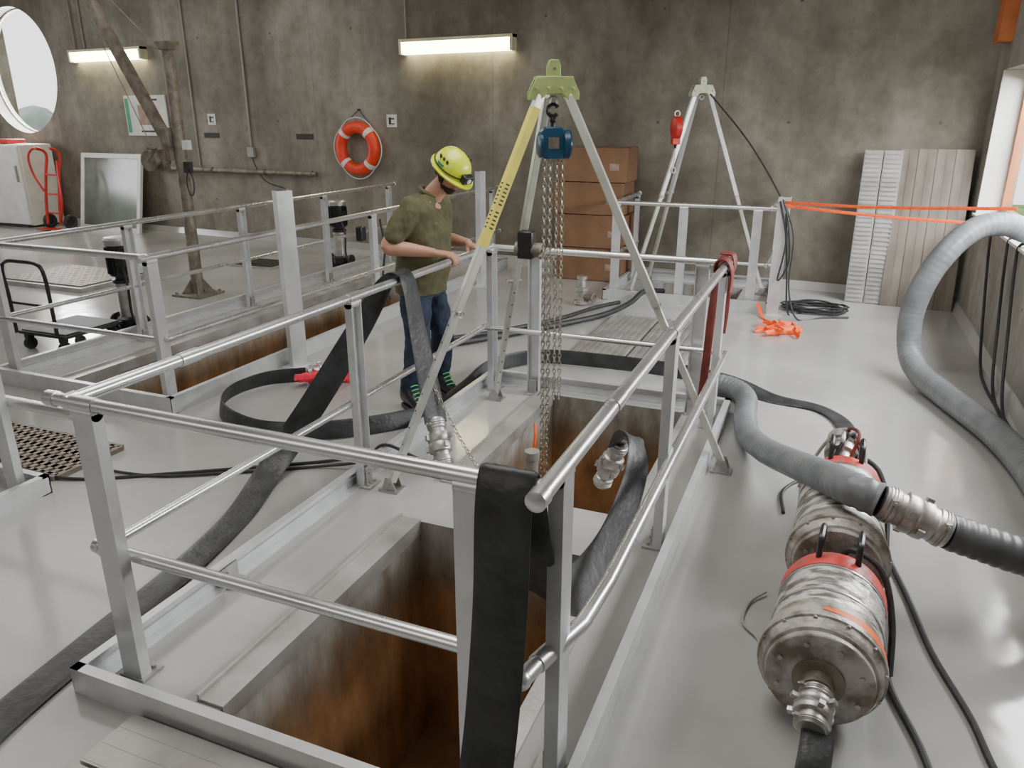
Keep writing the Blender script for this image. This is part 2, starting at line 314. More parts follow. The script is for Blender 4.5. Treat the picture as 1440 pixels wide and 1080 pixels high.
# ---------------------------------------------------------------- railings
def upost(x,y,ang,h,parent,w=.092,d=.045,z0=0.,m=ALUP,brk=True):
    b=B(); c,s=math.cos(rad(ang)),math.sin(rad(ang)); ux=V((c,s,0)); uy=V((-s,c,0)); t=.007
    poly=[(-w/2,-d/2),(w/2,-d/2),(w/2,d/2),(w/2-t,d/2),(w/2-t,-d/2+t),(-w/2+t,-d/2+t),(-w/2+t,d/2),(-w/2,d/2)]
    b.prism(poly,V((x,y,(h+z0)/2)),ux,uy,V((0,0,h-z0)))
    b.tube([V((x,y,h))-ux*w*.5,V((x,y,h))+ux*w*.5],.026,14)
    o=part(b,"post",m,parent)
    if brk:
        b=B(); b.box(V((x,y,z0+.006))+uy*.02,(.12,.1,.012),M.Rotation(rad(ang),3,'Z')); b.box(V((x,y,z0+.06))+uy*(d/2+.004),(.06,.01,.11),M.Rotation(rad(ang),3,'Z'))
        for k in (-1,1):
            q=V((x,y,z0+.012))+uy*.045+ux*.035*k; b.cyl(q,q+V((0,0,.014)),.009,seg=6)
            q=V((x,y,z0+.05+.03*k))+uy*(d/2+.008); b.cyl(q,q+uy*.01,.008,seg=6)
        ob=part(b,"base_bracket",ALUD); ob.parent=o
        ob.location=ROOTS[ob.name]-ROOTS[parent.name]
    return o
def rail(pts,parent,name,r=.024,sleeves=()):
    b=B(); b.tube(pts,r,16)
    a,c=V(pts[0]),V(pts[-1])
    for p,q in ((V(pts[0]),V(pts[1])),(V(pts[-1]),V(pts[-2]))):
        d=(q-p).normalized(); b.lathe(p-d*.02,d,[(0,.012),(.006,r+.003),(.05,r+.004),(.052,r)],16)
    for p in sleeves:
        d=(c-a).normalized(); p=V(p); b.cyl(p-d*.05,p+d*.05,r+.004,seg=16)
    return part(b,name,ALU,parent)
def toe(x0,x1,y0,y1,parent,h=.1,m=ALUP,sides="nsew"):
    def side(p,q,inn):
        b=B(); p,q,inn=V(p),V(q),V(inn); L=(q-p).length; t=(q-p).normalized()
        poly2=[(0,0),(.06,0),(.06,.006),(.007,.006),(.007,h*.45),(.014,h*.5),(.007,h*.55),(.007,h-.012),(.04,h-.012),(.04,h),(0,h)]
        b.prism(poly2,(p+q)/2,inn,V((0,0,1)),t*L); part(b,"toe_board",m,parent)
    if "s" in sides: side((x0,y0,0),(x1,y0,0),(0,1,0))
    if "n" in sides: side((x0,y1,0),(x1,y1,0),(0,-1,0))
    if "w" in sides: side((x0,y0,0),(x0,y1,0),(1,0,0))
    if "e" in sides: side((x1,y0,0),(x1,y1,0),(-1,0,0))
RL=-2.3; RR=-.59
R1=thing("guard_railing","aluminium guard railing with toe boards around the open double pit","railing",(-1.4,3.4,0))
toe(-2.36,-.5,1.5,5.32,R1,.11)
for x,y,a in ((-2.22,1.66,0),(-.8,1.66,0),(-.6,1.82,90),(-.59,3.34,90),(-.59,5.0,90),(RL,3.36,-90),(RL+.02,5.15,-90),(-1.95,5.18,180),(-.75,5.18,180)): upost(x,y,a,1.07,R1)
rail([(-2.38,1.66,1.1),(-.62,1.66,1.1)],R1,"top_rail",sleeves=[(-2.22,1.66,1.1)])
rail([(RL,1.66,1.1),(RL,5.15,1.1)],R1,"top_rail",sleeves=[(RL,3.36,1.1),(RL,2.2,1.1)])
rail([(RR,1.6,1.1),(RR,5.1,1.1)],R1,"top_rail",.026,sleeves=[(RR,2.35,1.1),(RR,3.34,1.1)])
rail([(RL,5.17,1.1),(RR,5.17,1.1)],R1,"top_rail")
rail([(-2.36,1.71,.5),(-.72,1.71,.5)],R1,"middle_rail")
rail([(RL-.035,1.70,.5),(RL-.035,5.15,.5)],R1,"middle_rail",.02)
b=B(); P=[(-.645,1.64,.5),(-.63,1.72,.5),(-.565,1.95,.5),(-.55,2.2,.5),(-.545,5.1,.5)]; b.tube(P,.026,16); b.sphere(P[0],.029,seg=16,rings=8); b.cyl((-.63,1.72,.5),(-.60,1.83,.5),.03)
part(b,"middle_rail",ALU,R1)
rail([(RL,5.12,.5),(RR,5.12,.5)],R1,"middle_rail",.02)
R2=thing("guard_railing","long aluminium guard railing around the second open pit","railing",(-5,6.8,0))
toe(-6.02,-4.16,3.76,9.95,R2,.13)
XR2=-4.28
for x,y,a in ((-5.9,3.88,0),(-5.9,5.15,-90),(-5.9,6.65,-90),(-5.9,8.15,-90),(-5.9,9.7,-90),(XR2,3.88,90),(XR2,6.7,90),(XR2,8.2,90),(XR2,9.7,90)): upost(x,y,a,1.07,R2)
rail([(-7.2,3.86,1.1),(XR2,3.86,1.1)],R2,"top_rail"); rail([(-7.2,3.86,.52),(XR2,3.86,.52)],R2,"middle_rail",.02)
rail([(-5.9,3.9,1.1),(-5.9,9.9,1.1)],R2,"top_rail"); rail([(-5.93,3.9,.52),(-5.93,9.9,.52)],R2,"middle_rail",.02)
rail([(XR2,3.8,1.1),(XR2,9.9,1.1)],R2,"top_rail"); rail([(XR2+.03,3.9,.52),(XR2+.03,9.9,.52)],R2,"middle_rail",.02)
b=B(); b.prism([(-.065,-.045),(.065,-.045),(.065,.045),(.055,.045),(.055,-.035),(-.055,-.035),(-.055,.045),(-.065,.045)],(-4.03,5.03,.73),(.5,.87,0),(-.87,.5,0),(0,0,1.46)); b.box((-4.03,5.03,.008),(.2,.2,.016))
for z in (.3,.8,1.3): b.box((-4.03,5.03,z),(.09,.07,.012),M.Rotation(rad(60),3,'Z'))
solo(b,"guide_post",ALUP,"wide aluminium channel post standing beside the second pit","post")
b=B(); b.prism([(-.05,-.04),(.05,-.04),(.05,.04),(.042,.04),(.042,-.032),(-.042,-.032),(-.042,.04),(-.05,.04)],(-3.95,8.6,.7),(.3,.95,0),(-.95,.3,0),(0,0,1.4)); b.box((-3.95,8.6,.008),(.18,.18,.016))
solo(b,"guide_post",ALUP,"tall aluminium channel post near the far end of the railing","post")
R3=thing("guard_railing","corner of an aluminium guard railing beside slotted floor grating","railing",(-4.6,1.7,0))
toe(-6.3,-3.88,.6,2.6,R3,.11)
for x,y,a in ((-4.02,2.5,0),(-6.2,2.5,0),(-4.02,.8,90)): upost(x,y,a,1.07,R3)
rail([(-6.2,2.5,1.1),(-4.0,2.5,1.1)],R3,"top_rail"); rail([(-6.2,2.55,.55),(-3.5,2.55,.55)],R3,"middle_rail",.03)
rail([(-4.02,.7,1.1),(-4.02,2.5,1.1)],R3,"top_rail")
R4=thing("guard_railing","small aluminium guard railing under the far tripod","railing",(-1.4,9.2,0))
toe(-2.36,-.5,8.5,9.9,R4,.12)
for x,y,a in ((-2.25,8.6,0),(-1.5,8.6,0),(-.72,8.6,0),(-2.28,9.7,-90),(-.58,9.7,90)): upost(x,y,a,1.07,R4)
rail([(-2.3,8.6,1.1),(-.55,8.6,1.1)],R4,"top_rail"); rail([(-2.3,8.64,.5),(-.55,8.64,.5)],R4,"middle_rail",.02)
rail([(-2.28,8.6,1.1),(-2.28,9.8,1.1)],R4,"top_rail"); rail([(-2.28,8.6,.5),(-2.28,9.8,.5)],R4,"middle_rail",.02)
rail([(-.58,8.6,1.1),(-.58,9.8,1.1)],R4,"top_rail"); rail([(-.58,8.6,.5),(-.58,9.8,.5)],R4,"middle_rail",.02)
b=B(); b.prism([(-.06,-.04),(.06,-.04),(.06,.04),(.052,.04),(.052,-.032),(-.052,-.032),(-.052,.04),(-.06,.04)],(-.46,8.45,.62),(1,0,0),(0,1,0),(0,0,1.24)); b.box((-.46,8.45,.006),(.2,.16,.012))
solo(b,"guide_post",ALUP,"aluminium channel post with an orange strap tied around it","post")

def edgeframe(x0,x1,y0,y1,label):
    w=.10
    b=B(); b.prism([(0,0),(0,-.07),(.008,-.07),(.008,.012),(-w,.012),(-w,.028),(-w-.012,.028),(-w-.012,0)],(x0,(y0+y1)/2,0),(1,0,0),(0,0,1),(0,y1-y0,0))
    solo(b,"pit_edge_frame",ALUD,label,"edge frame")
    b=B(); b.prism([(0,0),(0,-.06),(-.008,-.06),(-.008,.012),(.06,.012),(.06,0)],(x1,(y0+y1)/2,0),(1,0,0),(0,0,1),(0,y1-y0,0))
    solo(b,"pit_edge_frame",ALUD,label,"edge frame")
edgeframe(-1.8,-.8,1.64,3.1,"dirty aluminium angle frame along the near pit opening")
edgeframe(-1.8,-.8,3.55,5.18,"dirty aluminium angle frame along the far pit opening")
edgeframe(-5.5,-4.38,3.97,8.58,"weathered angle frame along the second pit opening")
b=B(); b.box((-1.3,3.325,-.10),(.995,.448,.19)); solo(b,"crossbeam",CONCP,"pale concrete crossbeam between the two pit openings","beam",bevel=.01)
b=B(); b.box((-2.325,2.28,.05),(.012,.1,.085)); b.box((-2.295,2.28,.012),(.06,.1,.01)); b.cyl((-2.32,2.26,.06),(-2.31,2.26,.06),.008,seg=6); solo(b,"clip_plate",STEEL,"small bent aluminium clip plate on the toe board","bracket")

def cover(x0,x1,y0,y1,z,m,label,along='y',name="cover_plank",pitch=.03,rh=.006):
    b=B(); b.box(((x0+x1)/2,(y0+y1)/2,z+.015),(x1-x0,y1-y0,.03))
    if along=='y':
        k=int((x1-x0)/pitch)
        for i in range(k): 
            x=x0+(i+.5)*(x1-x0)/k; b.box((x,(y0+y1)/2,z+.029+rh/2),(pitch*.6,y1-y0,rh))
    else:
        k=int((y1-y0)/pitch)
        for i in range(k):
            y=y0+(i+.5)*(y1-y0)/k; b.box(((x0+x1)/2,y,z+.029+rh/2),(x1-x0,pitch*.8,rh))
    return solo(b,name,m,label,"cover plate")
cover(-2.0,-1.52,6.25,7.7,.0,PLANKL,"ribbed aluminium cover plank lying over the pit",'y',pitch=.06,rh=.012)
cover(-1.5,-1.0,6.25,7.7,.0,PLANKL,"ribbed aluminium cover plank lying over the pit",'y',pitch=.06,rh=.012)
cover(-2.04,-.52,1.262,1.482,.0,PLANKB,"smooth pale aluminium cover plank beside the toe board",'x',pitch=.07,rh=.002)
cover(-2.04,-.52,1.03,1.25,.0,PLANKB,"smooth pale aluminium cover plank beside the toe board",'x',pitch=.07,rh=.002)
b=B(); x0,x1,y0,y1=-5.6,-4.0,2.72,3.18
ns=26; nr=5
for i in range(ns+1): b.box((x0+(x1-x0)*i/ns,(y0+y1)/2,.015),(.034,y1-y0,.03))
for j in range(nr+1): b.box(((x0+x1)/2,y0+(y1-y0)*j/nr,.015),(x1-x0,.045,.03))
solo(b,"floor_grating",BROWNG,"brown slotted floor grating panel","grating")
hb=thing("floor_hatch","chequered steel floor hatch in a raised frame","hatch",(-9,6.95,0)); b=B(); b.box((-9.0,6.95,.03),(1.5,1.1,.06)); part(b,"frame",ALUD,hb)
b=B(); b.box((-9.0,6.95,.068),(1.38,.98,.016))
for i in range(14):
    for j in range(10):
        b.box((-9.62+i*.095,6.53+j*.093,.078),(.05,.012,.004),M.Rotation(rad(45 if (i+j)%2 else -45),3,'Z'))
part(b,"chequer_plate",BROWNG,hb)
hb=thing("floor_hatch","dark square floor hatch flush in the epoxy floor","hatch",(-7.5,8.8,0)); b=B(); b.box((-7.5,8.8,.012),(.75,.6,.024)); part(b,"frame",ALUD,hb); b=B(); b.box((-7.5,8.8,.028),(.66,.5,.01)); b.box((-7.5,8.65,.035),(.14,.02,.012)); part(b,"lid",BLACK,hb)

# ---------------------------------------------------------------- tripods
def foot(b,p,d):
    p=V(p); b.box(p+V((0,0,.006)),(.12,.1,.012)); 
    for k in (-1,1): b.prism([(-.045,0),(.045,0),(.02,.075),(-.02,.075)],p+V((0,.035*k,.012)),V((1,0,0)),V((0,0,1)),V((0,.006,0)))
    b.cyl(p+V((0,-.045,.05)),p+V((0,.045,.05)),.008,seg=8)
def tripod(head,feet,hm,label,frac,legm,holes):
    H=V(head); T=thing("tripod_hoist_frame",label,"tripod",(H.x,H.y,0))
    for i,f in enumerate(feet):
        f=V(f); d=(f-V((H.x,H.y,f.z))).normalized(); p0=H+d*.085+V((0,0,-.05)); f2=f+V((0,0,.05)); side=V((-d.y,d.x,0)); mid=p0.lerp(f2,frac)
        b=B(); b.beam(p0,mid,.042,.046,side); leg=part(b,"leg",legm,T,bevel=.004)
        b=B(); b.beam(p0.lerp(f2,frac-.08),f2,.035,.040,side)
        part(b,"leg_extension",LEGX,T,bevel=.003)
        t=(f2-p0).normalized(); nrm=side.cross(t).normalized()
        if holes:
            for k in range(9):
                q=mid.lerp(f2,.08+k*.1); b2=B(); b2.cyl(q-nrm*.021,q+nrm*.021,.006,seg=8); part(b2,"adjustment_hole",DARKP,T)
        b=B(); b.cyl(mid-side*.045,mid+side*.045,.01,seg=10); b.torus(mid+side*.055,side,.018,.003,12,5); part(b,"locking_pin",STEEL,T)
        b=B(); foot(b,f,d); part(b,"foot",STEEL,T)
    b=B()
    cam=V((.49,-.87,0)); sd=V((.87,.49,0))
    for k in (-1,1):
        b.prism([(-.135,-.07),(-.135,-.035),(-.10,.04),(.10,.04),(.135,-.035),(.135,-.07),(.08,-.075),(.04,-.04),(-.04,-.04),(-.08,-.075)],H+cam*.05*k,sd,V((0,0,1)),cam*.012)
        b.prism([(-.035,.04),(.035,.04),(.035,.10),(.022,.13),(-.022,.13),(-.035,.10)],H+cam*.028*k,sd,V((0,0,1)),cam*.008)
        for x in (-.1,-.035,.035,.1):
            q=H+sd*x+cam*.05*k+V((0,0,-.015)); b.cyl(q,q+cam*.018*k,.009,seg=6)
    b.box(H+V((0,0,.04)),(.2,.112,.012),M.Rotation(rad(29),3,'Z'))
    part(b,"head",hm,T,bevel=.002)
    b=B(); q=H+V((0,0,.085)); b.lathe(q-cam*.02,cam,[(0,.03),(.008,.03),(.016,.022),(.024,.022),(.032,.03),(.04,.03)],20); b.cyl(q-cam*.04,q+cam*.04,.008,seg=8); part(b,"pulley",STEELD,T)
    b=B(); b.torus(H+V((0,0,-.08)),cam,.025,.008,20,8); part(b,"anchor_eye",STEEL,T)
    return T
F1=[(-2.12,3.36,0),(-.42,4.32,0),(-2.17,4.95,0)]
H1=(-1.485,4.2,2.165)
LEGY=mat("silver_leg",(.68,.69,.63),.38,.55,(.57,.58,.52),8)
LEGX=mat("leg_extension_aluminium",(.68,.69,.64),.38,.55,(.57,.58,.53),8)
T1=tripod(H1,F1,GREEN,"tall aluminium tripod with pale green head straddling the open pit",.55,LEGY,True)
T2=tripod((-1.5,9.2,2.3),[(-2.1,8.78,0),(-.66,9.45,0),(-2.1,9.75,0)],PALE,"aluminium tripod with pale head over the far pit",.5,ALUP,False)
Hv=V(H1); f=V(F1[0]); d=(f-V((Hv.x,Hv.y,0))).normalized(); p0=Hv+d*.085+V((0,0,-.05)); f2=f+V((0,0,.05)); side=V((-d.y,d.x,0)); t=(f2-p0).normalized(); nr=side.cross(t).normalized()
b=B(); b.beam(p0.lerp(f2,.03),p0.lerp(f2,.38),.0435,.0475,side); part(b,"label_strip",YEL,T1,label="yellow label strip")
for nn,w_,ax_ in ((side*.0223,.022,nr),(-side*.0223,.022,nr),(nr*.0243,.020,side),(-nr*.0243,.020,side)):
    b=B()
    for k in range(12):
        if k==6: continue
        q=p0.lerp(f2,.22+k*.010)+nn; b.beam(q,q+t*.009,w_,.0012,ax_)
    part(b,"label_print",DARKP,T1)
W=thing("leg_winch","black cable winch with crank clamped on the tripod leg","winch",(-1.98,4.74,1.0))
wp=V((Hv.lerp(V(F1[2]),.42)))+V((.04,-.06,0))
b=B(); b.box(wp,(.1,.09,.17)); part(b,"body",BLACKP,W,bevel=.01)
b=B(); b.cyl(wp+V((-.07,0,-.03)),wp+V((.1,0,-.03)),.045); b.cyl(wp+V((.1,0,-.03)),wp+V((.13,0,-.03)),.015); b.beam(wp+V((.13,0,-.03)),wp+V((.13,-.12,-.05)),.02,.008,(1,0,0)); b.cyl(wp+V((.13,-.12,-.05)),wp+V((.22,-.12,-.05)),.014); part(b,"drum_and_crank",STEELD,W)

HX,HY=-1.485,4.2
C=thing("chain_hoist","blue manual chain hoist hanging from the tripod head","chain hoist",(HX,HY,1.75))
b=B(); b.torus((HX,HY,2.04),(.49,-.87,0),.03,.011,20,8,a0=-60,a1=230); b.cyl((HX,HY,2.0),(HX,HY,1.93),.012); b.sphere((HX,HY,1.99),.02); part(b,"hook",BLACKP,C)
b=B(); cam=V((.49,-.87,0)); sd=V((.87,.49,0)); Cc=V((HX,HY,1.87))
b.prism([(-.075,-.05),(-.05,-.085),(.05,-.085),(.075,-.05),(.075,.05),(.045,.085),(-.045,.085),(-.075,.05)],Cc,sd,V((0,0,1)),cam*.09)
part(b,"gear_body",BLUE,C,bevel=.008)
b=B(); b.lathe(Cc+sd*.06-V((0,0,.01)),sd,[(0,.075),(.03,.08),(.04,.075),(.045,.03)],24); b.lathe(Cc-sd*.06-V((0,0,.01)),-sd,[(0,.07),(.015,.07),(.025,.05)],24); part(b,"wheel_cover",BLUE,C)
b=B(); b.prism([(-.03,-.03),(.03,-.03),(.03,.03),(-.03,.03)],Cc,sd,V((0,0,1)),cam*.096); part(b,"rating_plate",STEELD,C)
def ch(name,x,y,z0,z1,link,r):
    b=B(); b.chain((x,y,z0),(x+.005,y,z1),link,r); part(b,name,CHAIN,C)
q=Cc
ch("load_chain",*(q-sd*.04).xy,1.8,-.35,.04,.004); ch("load_chain",*(q-sd*.008).xy,1.8,-.35,.04,.004)
ch("hand_chain",*(q+sd*.03).xy,1.8,.35,.034,.003); ch("hand_chain",*(q+sd*.062).xy,1.8,.35,.034,.003)
b=B(); ee=q-sd*.02; b.box((ee.x,ee.y,-.40),(.06,.05,.09)); b.torus((ee.x,ee.y,-.49),cam,.035,.011,20,8,a0=-20,a1=240); part(b,"load_hook",STEELD,C)
b=B(); b.chain((-2.22,3.9,.66),(-1.72,3.7,.03),.035,.003,sag=.05); solo(b,"sling_chain",CHAIN,"thin steel chain drooping from the railing to the hose coupling","chain")
Fb=thing("fall_arrest_block","narrow red retractable fall arrest block hanging on the far tripod","fall arrester",(-1.75,9.0,1.7))
b=B(); p=V((-1.72,9.0,1.90)); b.lathe(p-sd*.055,sd,[(0,.06),(.02,.12),(.09,.12),(.11,.06)],28); b.box(p+V((0,0,-.12)),(.09,.07,.12),M.Rotation(rad(29),3,'Z')); part(b,"housing",RED,Fb,bevel=.005)
b=B(); b.torus(p+V((0,0,.145)),cam,.03,.007,18,6); b.cyl(p-V((0,0,.14)),p-V((0,0,.42)),.004,seg=6); b.torus(p-V((0,0,.46)),cam,.03,.008,18,6,sy=.7); part(b,"hook",STEEL,Fb)
b=B(); b.cyl(p-V((0,0,.16)),p-V((0,0,.22)),.02,.012); part(b,"cable_stop",BLACKP,Fb)

# ---------------------------------------------------------------- couplings/hoses
def coupling(p0,p1,r,parent,name="coupling",k=1.):
    p0,p1=V(p0),V(p1); d=(p1-p0).normalized(); L=(p1-p0).length; b=B()
    g=lambda q: r*(1+(q-1)*k)
    prof=[(0,1.0),(.04,1.05),(.05,1.15),(.2,1.15),(.22,1.0),(.3,1.02),(.32,1.35),(.4,1.42),(.48,1.35),(.5,1.28),(.52,1.35),(.6,1.42),(.68,1.35),(.7,1.02),(.78,1.0),(.8,1.15),(.95,1.15),(.97,1.05),(1,1.)]
    b.lathe(p0,d,[(a*L,g(q)) for a,q in prof],28)
    a=V((0,0,1)); a=(a-d*a.dot(d)).normalized(); c=d.cross(a)
    for s in (.4,.6):
        for kk in range(3):
            an=2*math.pi*kk/3+s*3; e=a*math.cos(an)+c*math.sin(an); q=p0+d*L*s+e*g(1.45); b.beam(q-e*.01,q+e*r*.3*k,r*.45,L*.1,d.cross(e))
    cp=part(b,name,STEEL,parent)
    for s in (.1,.88):
        b=B(); b.torus(p0+d*L*s,d,g(1.17),r*.06,24,6); b.torus(p0+d*L*(s+.045),d,g(1.17),r*.06,24,6)
        e=a*.6+c*.8; q=p0+d*L*(s+.02)+e*g(1.3); b.box(q,(r*.3,r*.3,r*.3)); b.cyl(q-c*r*.3,q+c*r*.3,r*.1,seg=6)
        ob=part(b,"hose_clamp",STEEL); ob.parent=cp; ob.location=ROOTS[ob.name]-ROOTS[parent.name]
    return cp
def ribhose(pts,r,m,step=.011,amp=.05,n=14,seg=20):
    P=resample(spline(pts,n),step); b=B(); b.tube(P,[r*(1+amp*(1 if (i//2)%2 else -1)) for i in range(len(P))],seg); return b
SH=thing("suction_hose","thick grey spiral suction hose with steel couplings resting over a pump","hose",(-.1,4.2,0))
b=ribhose([(-.78,5.70,.085),(-.55,5.66,.085),(-.41,5.45,.085),(-.37,5.05,.09),(-.31,4.70,.10),(-.18,4.33,.17),(-.02,3.93,.29),(.11,3.55,.42),(.22,3.27,.505),(.34,3.22,.49)],.074,GREYH,step=.012,amp=.03); part(b,"hose",GREYH,SH)
coupling((.34,3.22,.49),(.60,3.22,.405),.070,SH,k=.5)
b=ribhose([(.60,3.22,.405),(.8,3.25,.35),(1.0,3.3,.28),(1.2,3.3,.14)],.076,DGREYH,amp=.025); part(b,"hose_tail",DGREYH,SH,label="dark grey hose tail")
b=ribhose([(1.75,7.0,1.16),(1.45,6.95,1.17),(1.25,6.93,1.23),(1.05,6.86,1.2),(.88,6.76,1.05),(.75,6.72,.8),(.69,6.72,.5),(.72,6.65,.22),(.8,6.4,.115),(.95,5.95,.1),(1.15,5.3,.1),(1.24,4.6,.1),(1.24,3.6,.1)],.09,GREYH,step=.012,amp=.008)
solo(b,"suction_hose",GREYH,"thick grey suction hose arching down from the window sill","hose")

def flat(pts,sides,label,w=.15,m=FLAT,name="flat_hose",t=.014,parent=None):
    b=B(); b.ribbon(pts,sides,w,t)
    return part(b,"hose",m,parent) if parent else solo(b,name,m,label,"hose")
X=(1,0,0);Y=(0,1,0);Z=(0,0,1)
FH=thing("flat_hose","black flat layflat hose draped over the near railing into the pit","hose",(-.7,1.6,0))
flat([(-.74,1.20,.06),(-.72,1.36,.08),(-.705,1.51,.25),(-.695,1.595,.7),(-.69,1.615,1.04),(-.69,1.66,1.14),(-.685,1.71,1.03),(-.68,1.78,.8),(-.68,1.93,.58),(-.68,2.2,.42),(-.68,2.57,.33),(-.69,2.9,.32),(-.70,3.2,.38),(-.73,3.40,.46),(-.80,3.52,.48),(-.87,3.6,.40)],[X]*8+[(.9,0,-.4),(.75,0,-.65),(.6,0,-.8),(.5,0,-.86),(.5,0,-.86),(.6,.1,-.8),(.6,.6,-.5),(.5,.8,0)],"",.16,parent=FH)
coupling((-.87,3.6,.40),(-.97,3.62,.13),.043,FH)
FH2=thing("flat_hose","black flat hose draped over the side railing with a steel coupling","hose",(-2.3,3.8,0))
flat([(-2.3,.7,.05),(-2.46,1.25,.014),(-2.53,1.75,.012),(-2.59,2.25,.012),(-2.70,2.75,.012),(-2.84,3.15,.04),(-2.82,3.4,.2),(-2.66,3.55,.5),(-2.48,3.7,.85),(-2.37,3.82,1.09),(-2.3,3.86,1.145),(-2.25,3.88,1.07),(-2.2,3.87,.8),(-2.12,3.83,.5),(-2.04,3.76,.27)],[X,X,X,X,(.95,.3,0),(.85,.5,0),(.75,.65,0),(.7,.7,0),(.5,.85,0),(.2,1,0),(0,1,0),(0,1,0),(.1,1,0),(.3,1,0),(.4,1,0)],"",.165,parent=FH2)
coupling((-2.05,3.77,.29),(-1.92,3.62,.06),.05,FH2)
FH3=thing("flat_hose","black flat hose standing on edge looping across the floor","hose",(-3,4.5,0))
flat([(-3.72,4.72,.07),(-3.95,4.5,.07),(-3.98,4.15,.07),(-3.75,3.82,.07),(-3.3,3.66,.07),(-2.88,3.82,.07),(-2.56,4.15,.06),(-2.42,4.5,.05),(-2.42,5.0,.05),(-2.42,5.5,.07),(-2.15,5.85,.08),(-1.6,5.93,.08),(-1.0,5.9,.08),(-.6,5.86,.05),(-.25,5.70,.02),(.1,5.62,.014),(.27,5.3,.014),(.28,4.7,.014),(.26,4.4,.03)],[(.3,0,1),(.3,0,1),(.3,0,1),(0,.3,1),(0,.4,1),(0,.4,1),(-.6,0,1),(-1,0,.7),(-1,0,.7),(-.3,0,1),Z,Z,Z,(0,.5,1),(0,1,.3),(0,1,0),X,X,X],"",.125,parent=FH3)
coupling((-3.72,4.74,.07),(-3.55,4.98,.07),.05,FH3)
b=B()
for k in range(4):
    pts=[(-3.52+random.uniform(-.22,.22),4.72+random.uniform(-.18,.18),.02+random.uniform(0,.09)) for _ in range(9)]; b.ribbon(pts,[(random.uniform(-.3,.3),random.uniform(.2,.6),1) for _ in pts],.035,.004,n=6,rib=1)
solo(b,"ratchet_strap",PINK,"crumpled pinkish red strap on the floor by the coupling","strap")
RH=thing("red_flat_hose","dark red flat hose slung over the corner of the railing","hose",(-.6,5.1,0))
flat([(-.67,5.04,.14),(-.66,5.06,.5),(-.65,5.08,.85),(-.63,5.11,1.06),(-.61,5.17,1.14),(-.60,5.23,1.05),(-.59,5.25,.8),(-.60,5.25,.6)],[(1,.2,0)]*8,"",.055,m=REDHOSE,parent=RH)
flat([(-.54,5.0,.95),(-.54,5.0,1.08),(-.575,5.0,1.15),(-.63,5.02,1.14),(-.65,5.05,1.08),(-.61,5.07,1.03),(-.54,5.08,1.07),(-.55,5.10,1.16),(-.62,5.12,1.175)],[Y]*9,"",.11,m=REDHOSE,t=.016,parent=RH)
def cable(pts,r,label,m=BLACK,name="cable",n=8): 
    b=B(); b.tube(spline(pts,n),r,8); return solo(b,name,m,label,"cable" if name=="cable" else name.replace("_"," "))
cable([(-3.3,5.8,.035),(-2.9,6.3,.035),(-2.45,7.0,.035),(-2.1,7.65,.035),(-1.95,8.2,.06),(-1.85,8.42,.15),(-1.7,8.75,.1)],.03,"thick black hose lying across the floor")
cable([(-3.4,6.0,.03),(-2.9,6.6,.03),(-2.5,7.3,.03),(-2.3,7.9,.03),(-2.1,8.3,.03)],.022,"thick black cable lying across the floor")
cable([(-4.3,2.68,.05),(-3.9,2.75,.012),(-3.43,3.02,.012),(-3.0,3.3,.012),(-2.7,3.5,.012),(-2.45,3.6,.05),(-2.33,3.65,.125),(-2.1,3.68,.05),(-1.95,3.75,.03)],.01,"thin black cable running over the toe board")
cable([(-4.0,2.9,.012),(-3.5,2.96,.012),(-3.05,3.2,.012),(-2.7,3.42,.012),(-2.45,3.5,.05),(-2.33,3.53,.125),(-2.15,3.6,.03),(-2.0,3.7,.03)],.009,"thin black cable running over the toe board")
cable([(.4,3.95,.03),(.45,3.66,.012),(.52,3.3,.012),(.58,2.93,.012),(.67,2.6,.012),(.73,2.3,.012),(.9,1.9,.012)],.013,"black power cable trailing from the pump")
cable([(.42,3.1,.02),(.41,2.9,.012),(.42,2.65,.012),(.51,2.32,.012),(.55,1.9,.012)],.013,"black power cable trailing beside the pump")
cable([(.24,4.25,.25),(.1,4.3,.08),(.02,4.35,.012),(-.06,4.15,.012),(-.04,3.9,.012)],.01,"short loop of black cable behind the pump")
cable([(-.06,3.1,.02),(-.12,3.0,.012),(-.13,2.85,.012),(-.06,2.76,.012),(-.05,2.66,.012)],.006,"thin pale wire on the floor beside the pump",CONDUIT)
for k,(ya,yb) in enumerate(((8.2,7.0),(7.4,6.4),(7.0,6.0))):
    cable([(1.5,ya,1.06),(1.385,ya,1.07),(1.37,ya-.05,.9),(1.33,(ya+yb)/2,.45),(1.3,yb+.1,.08),(1.28,yb-.4,.012),(1.3,yb-1.3,.012)],.012,"black cable hanging down the concrete wall")
def strap(pts,side,label,w=.035,m=ORANGE): 
    b=B(); b.ribbon(pts,[side]*len(pts),w,.004,n=6,rib=1); return solo(b,"ratchet_strap",m,label,"strap")
strap([(-.45,8.40,1.19),(.4,8.0,1.215),(1.38,7.35,1.31)],Z,"orange webbing strap stretched between post and window",w=.028)
strap([(-.45,8.39,1.16),(.4,8.35,1.10),(1.38,8.3,1.07)],Z,"orange webbing strap stretched between post and window",w=.03)
strap([(-.62,8.46,.12),(-.58,8.40,.05),(-.54,8.28,.012),(-.45,8.15,.01),(-.35,8.05,.01)],X,"orange strap trailing down to the floor")
b=B()
for k in range(5):
    cxk,cyk=-.30+random.uniform(-.1,.1),7.85+random.uniform(-.2,.2)
    pts=[(cxk+random.uniform(-.24,.16),cyk+random.uniform(-.25,.25),.012+random.uniform(0,.05)) for _ in range(7)]; b.ribbon(pts,[(random.uniform(-1,1),random.uniform(-1,1),1) for _ in pts],.035,.004,n=6,rib=1)
solo(b,"ratchet_strap",ORANGE,"crumpled orange strap heaped on the floor","strap")
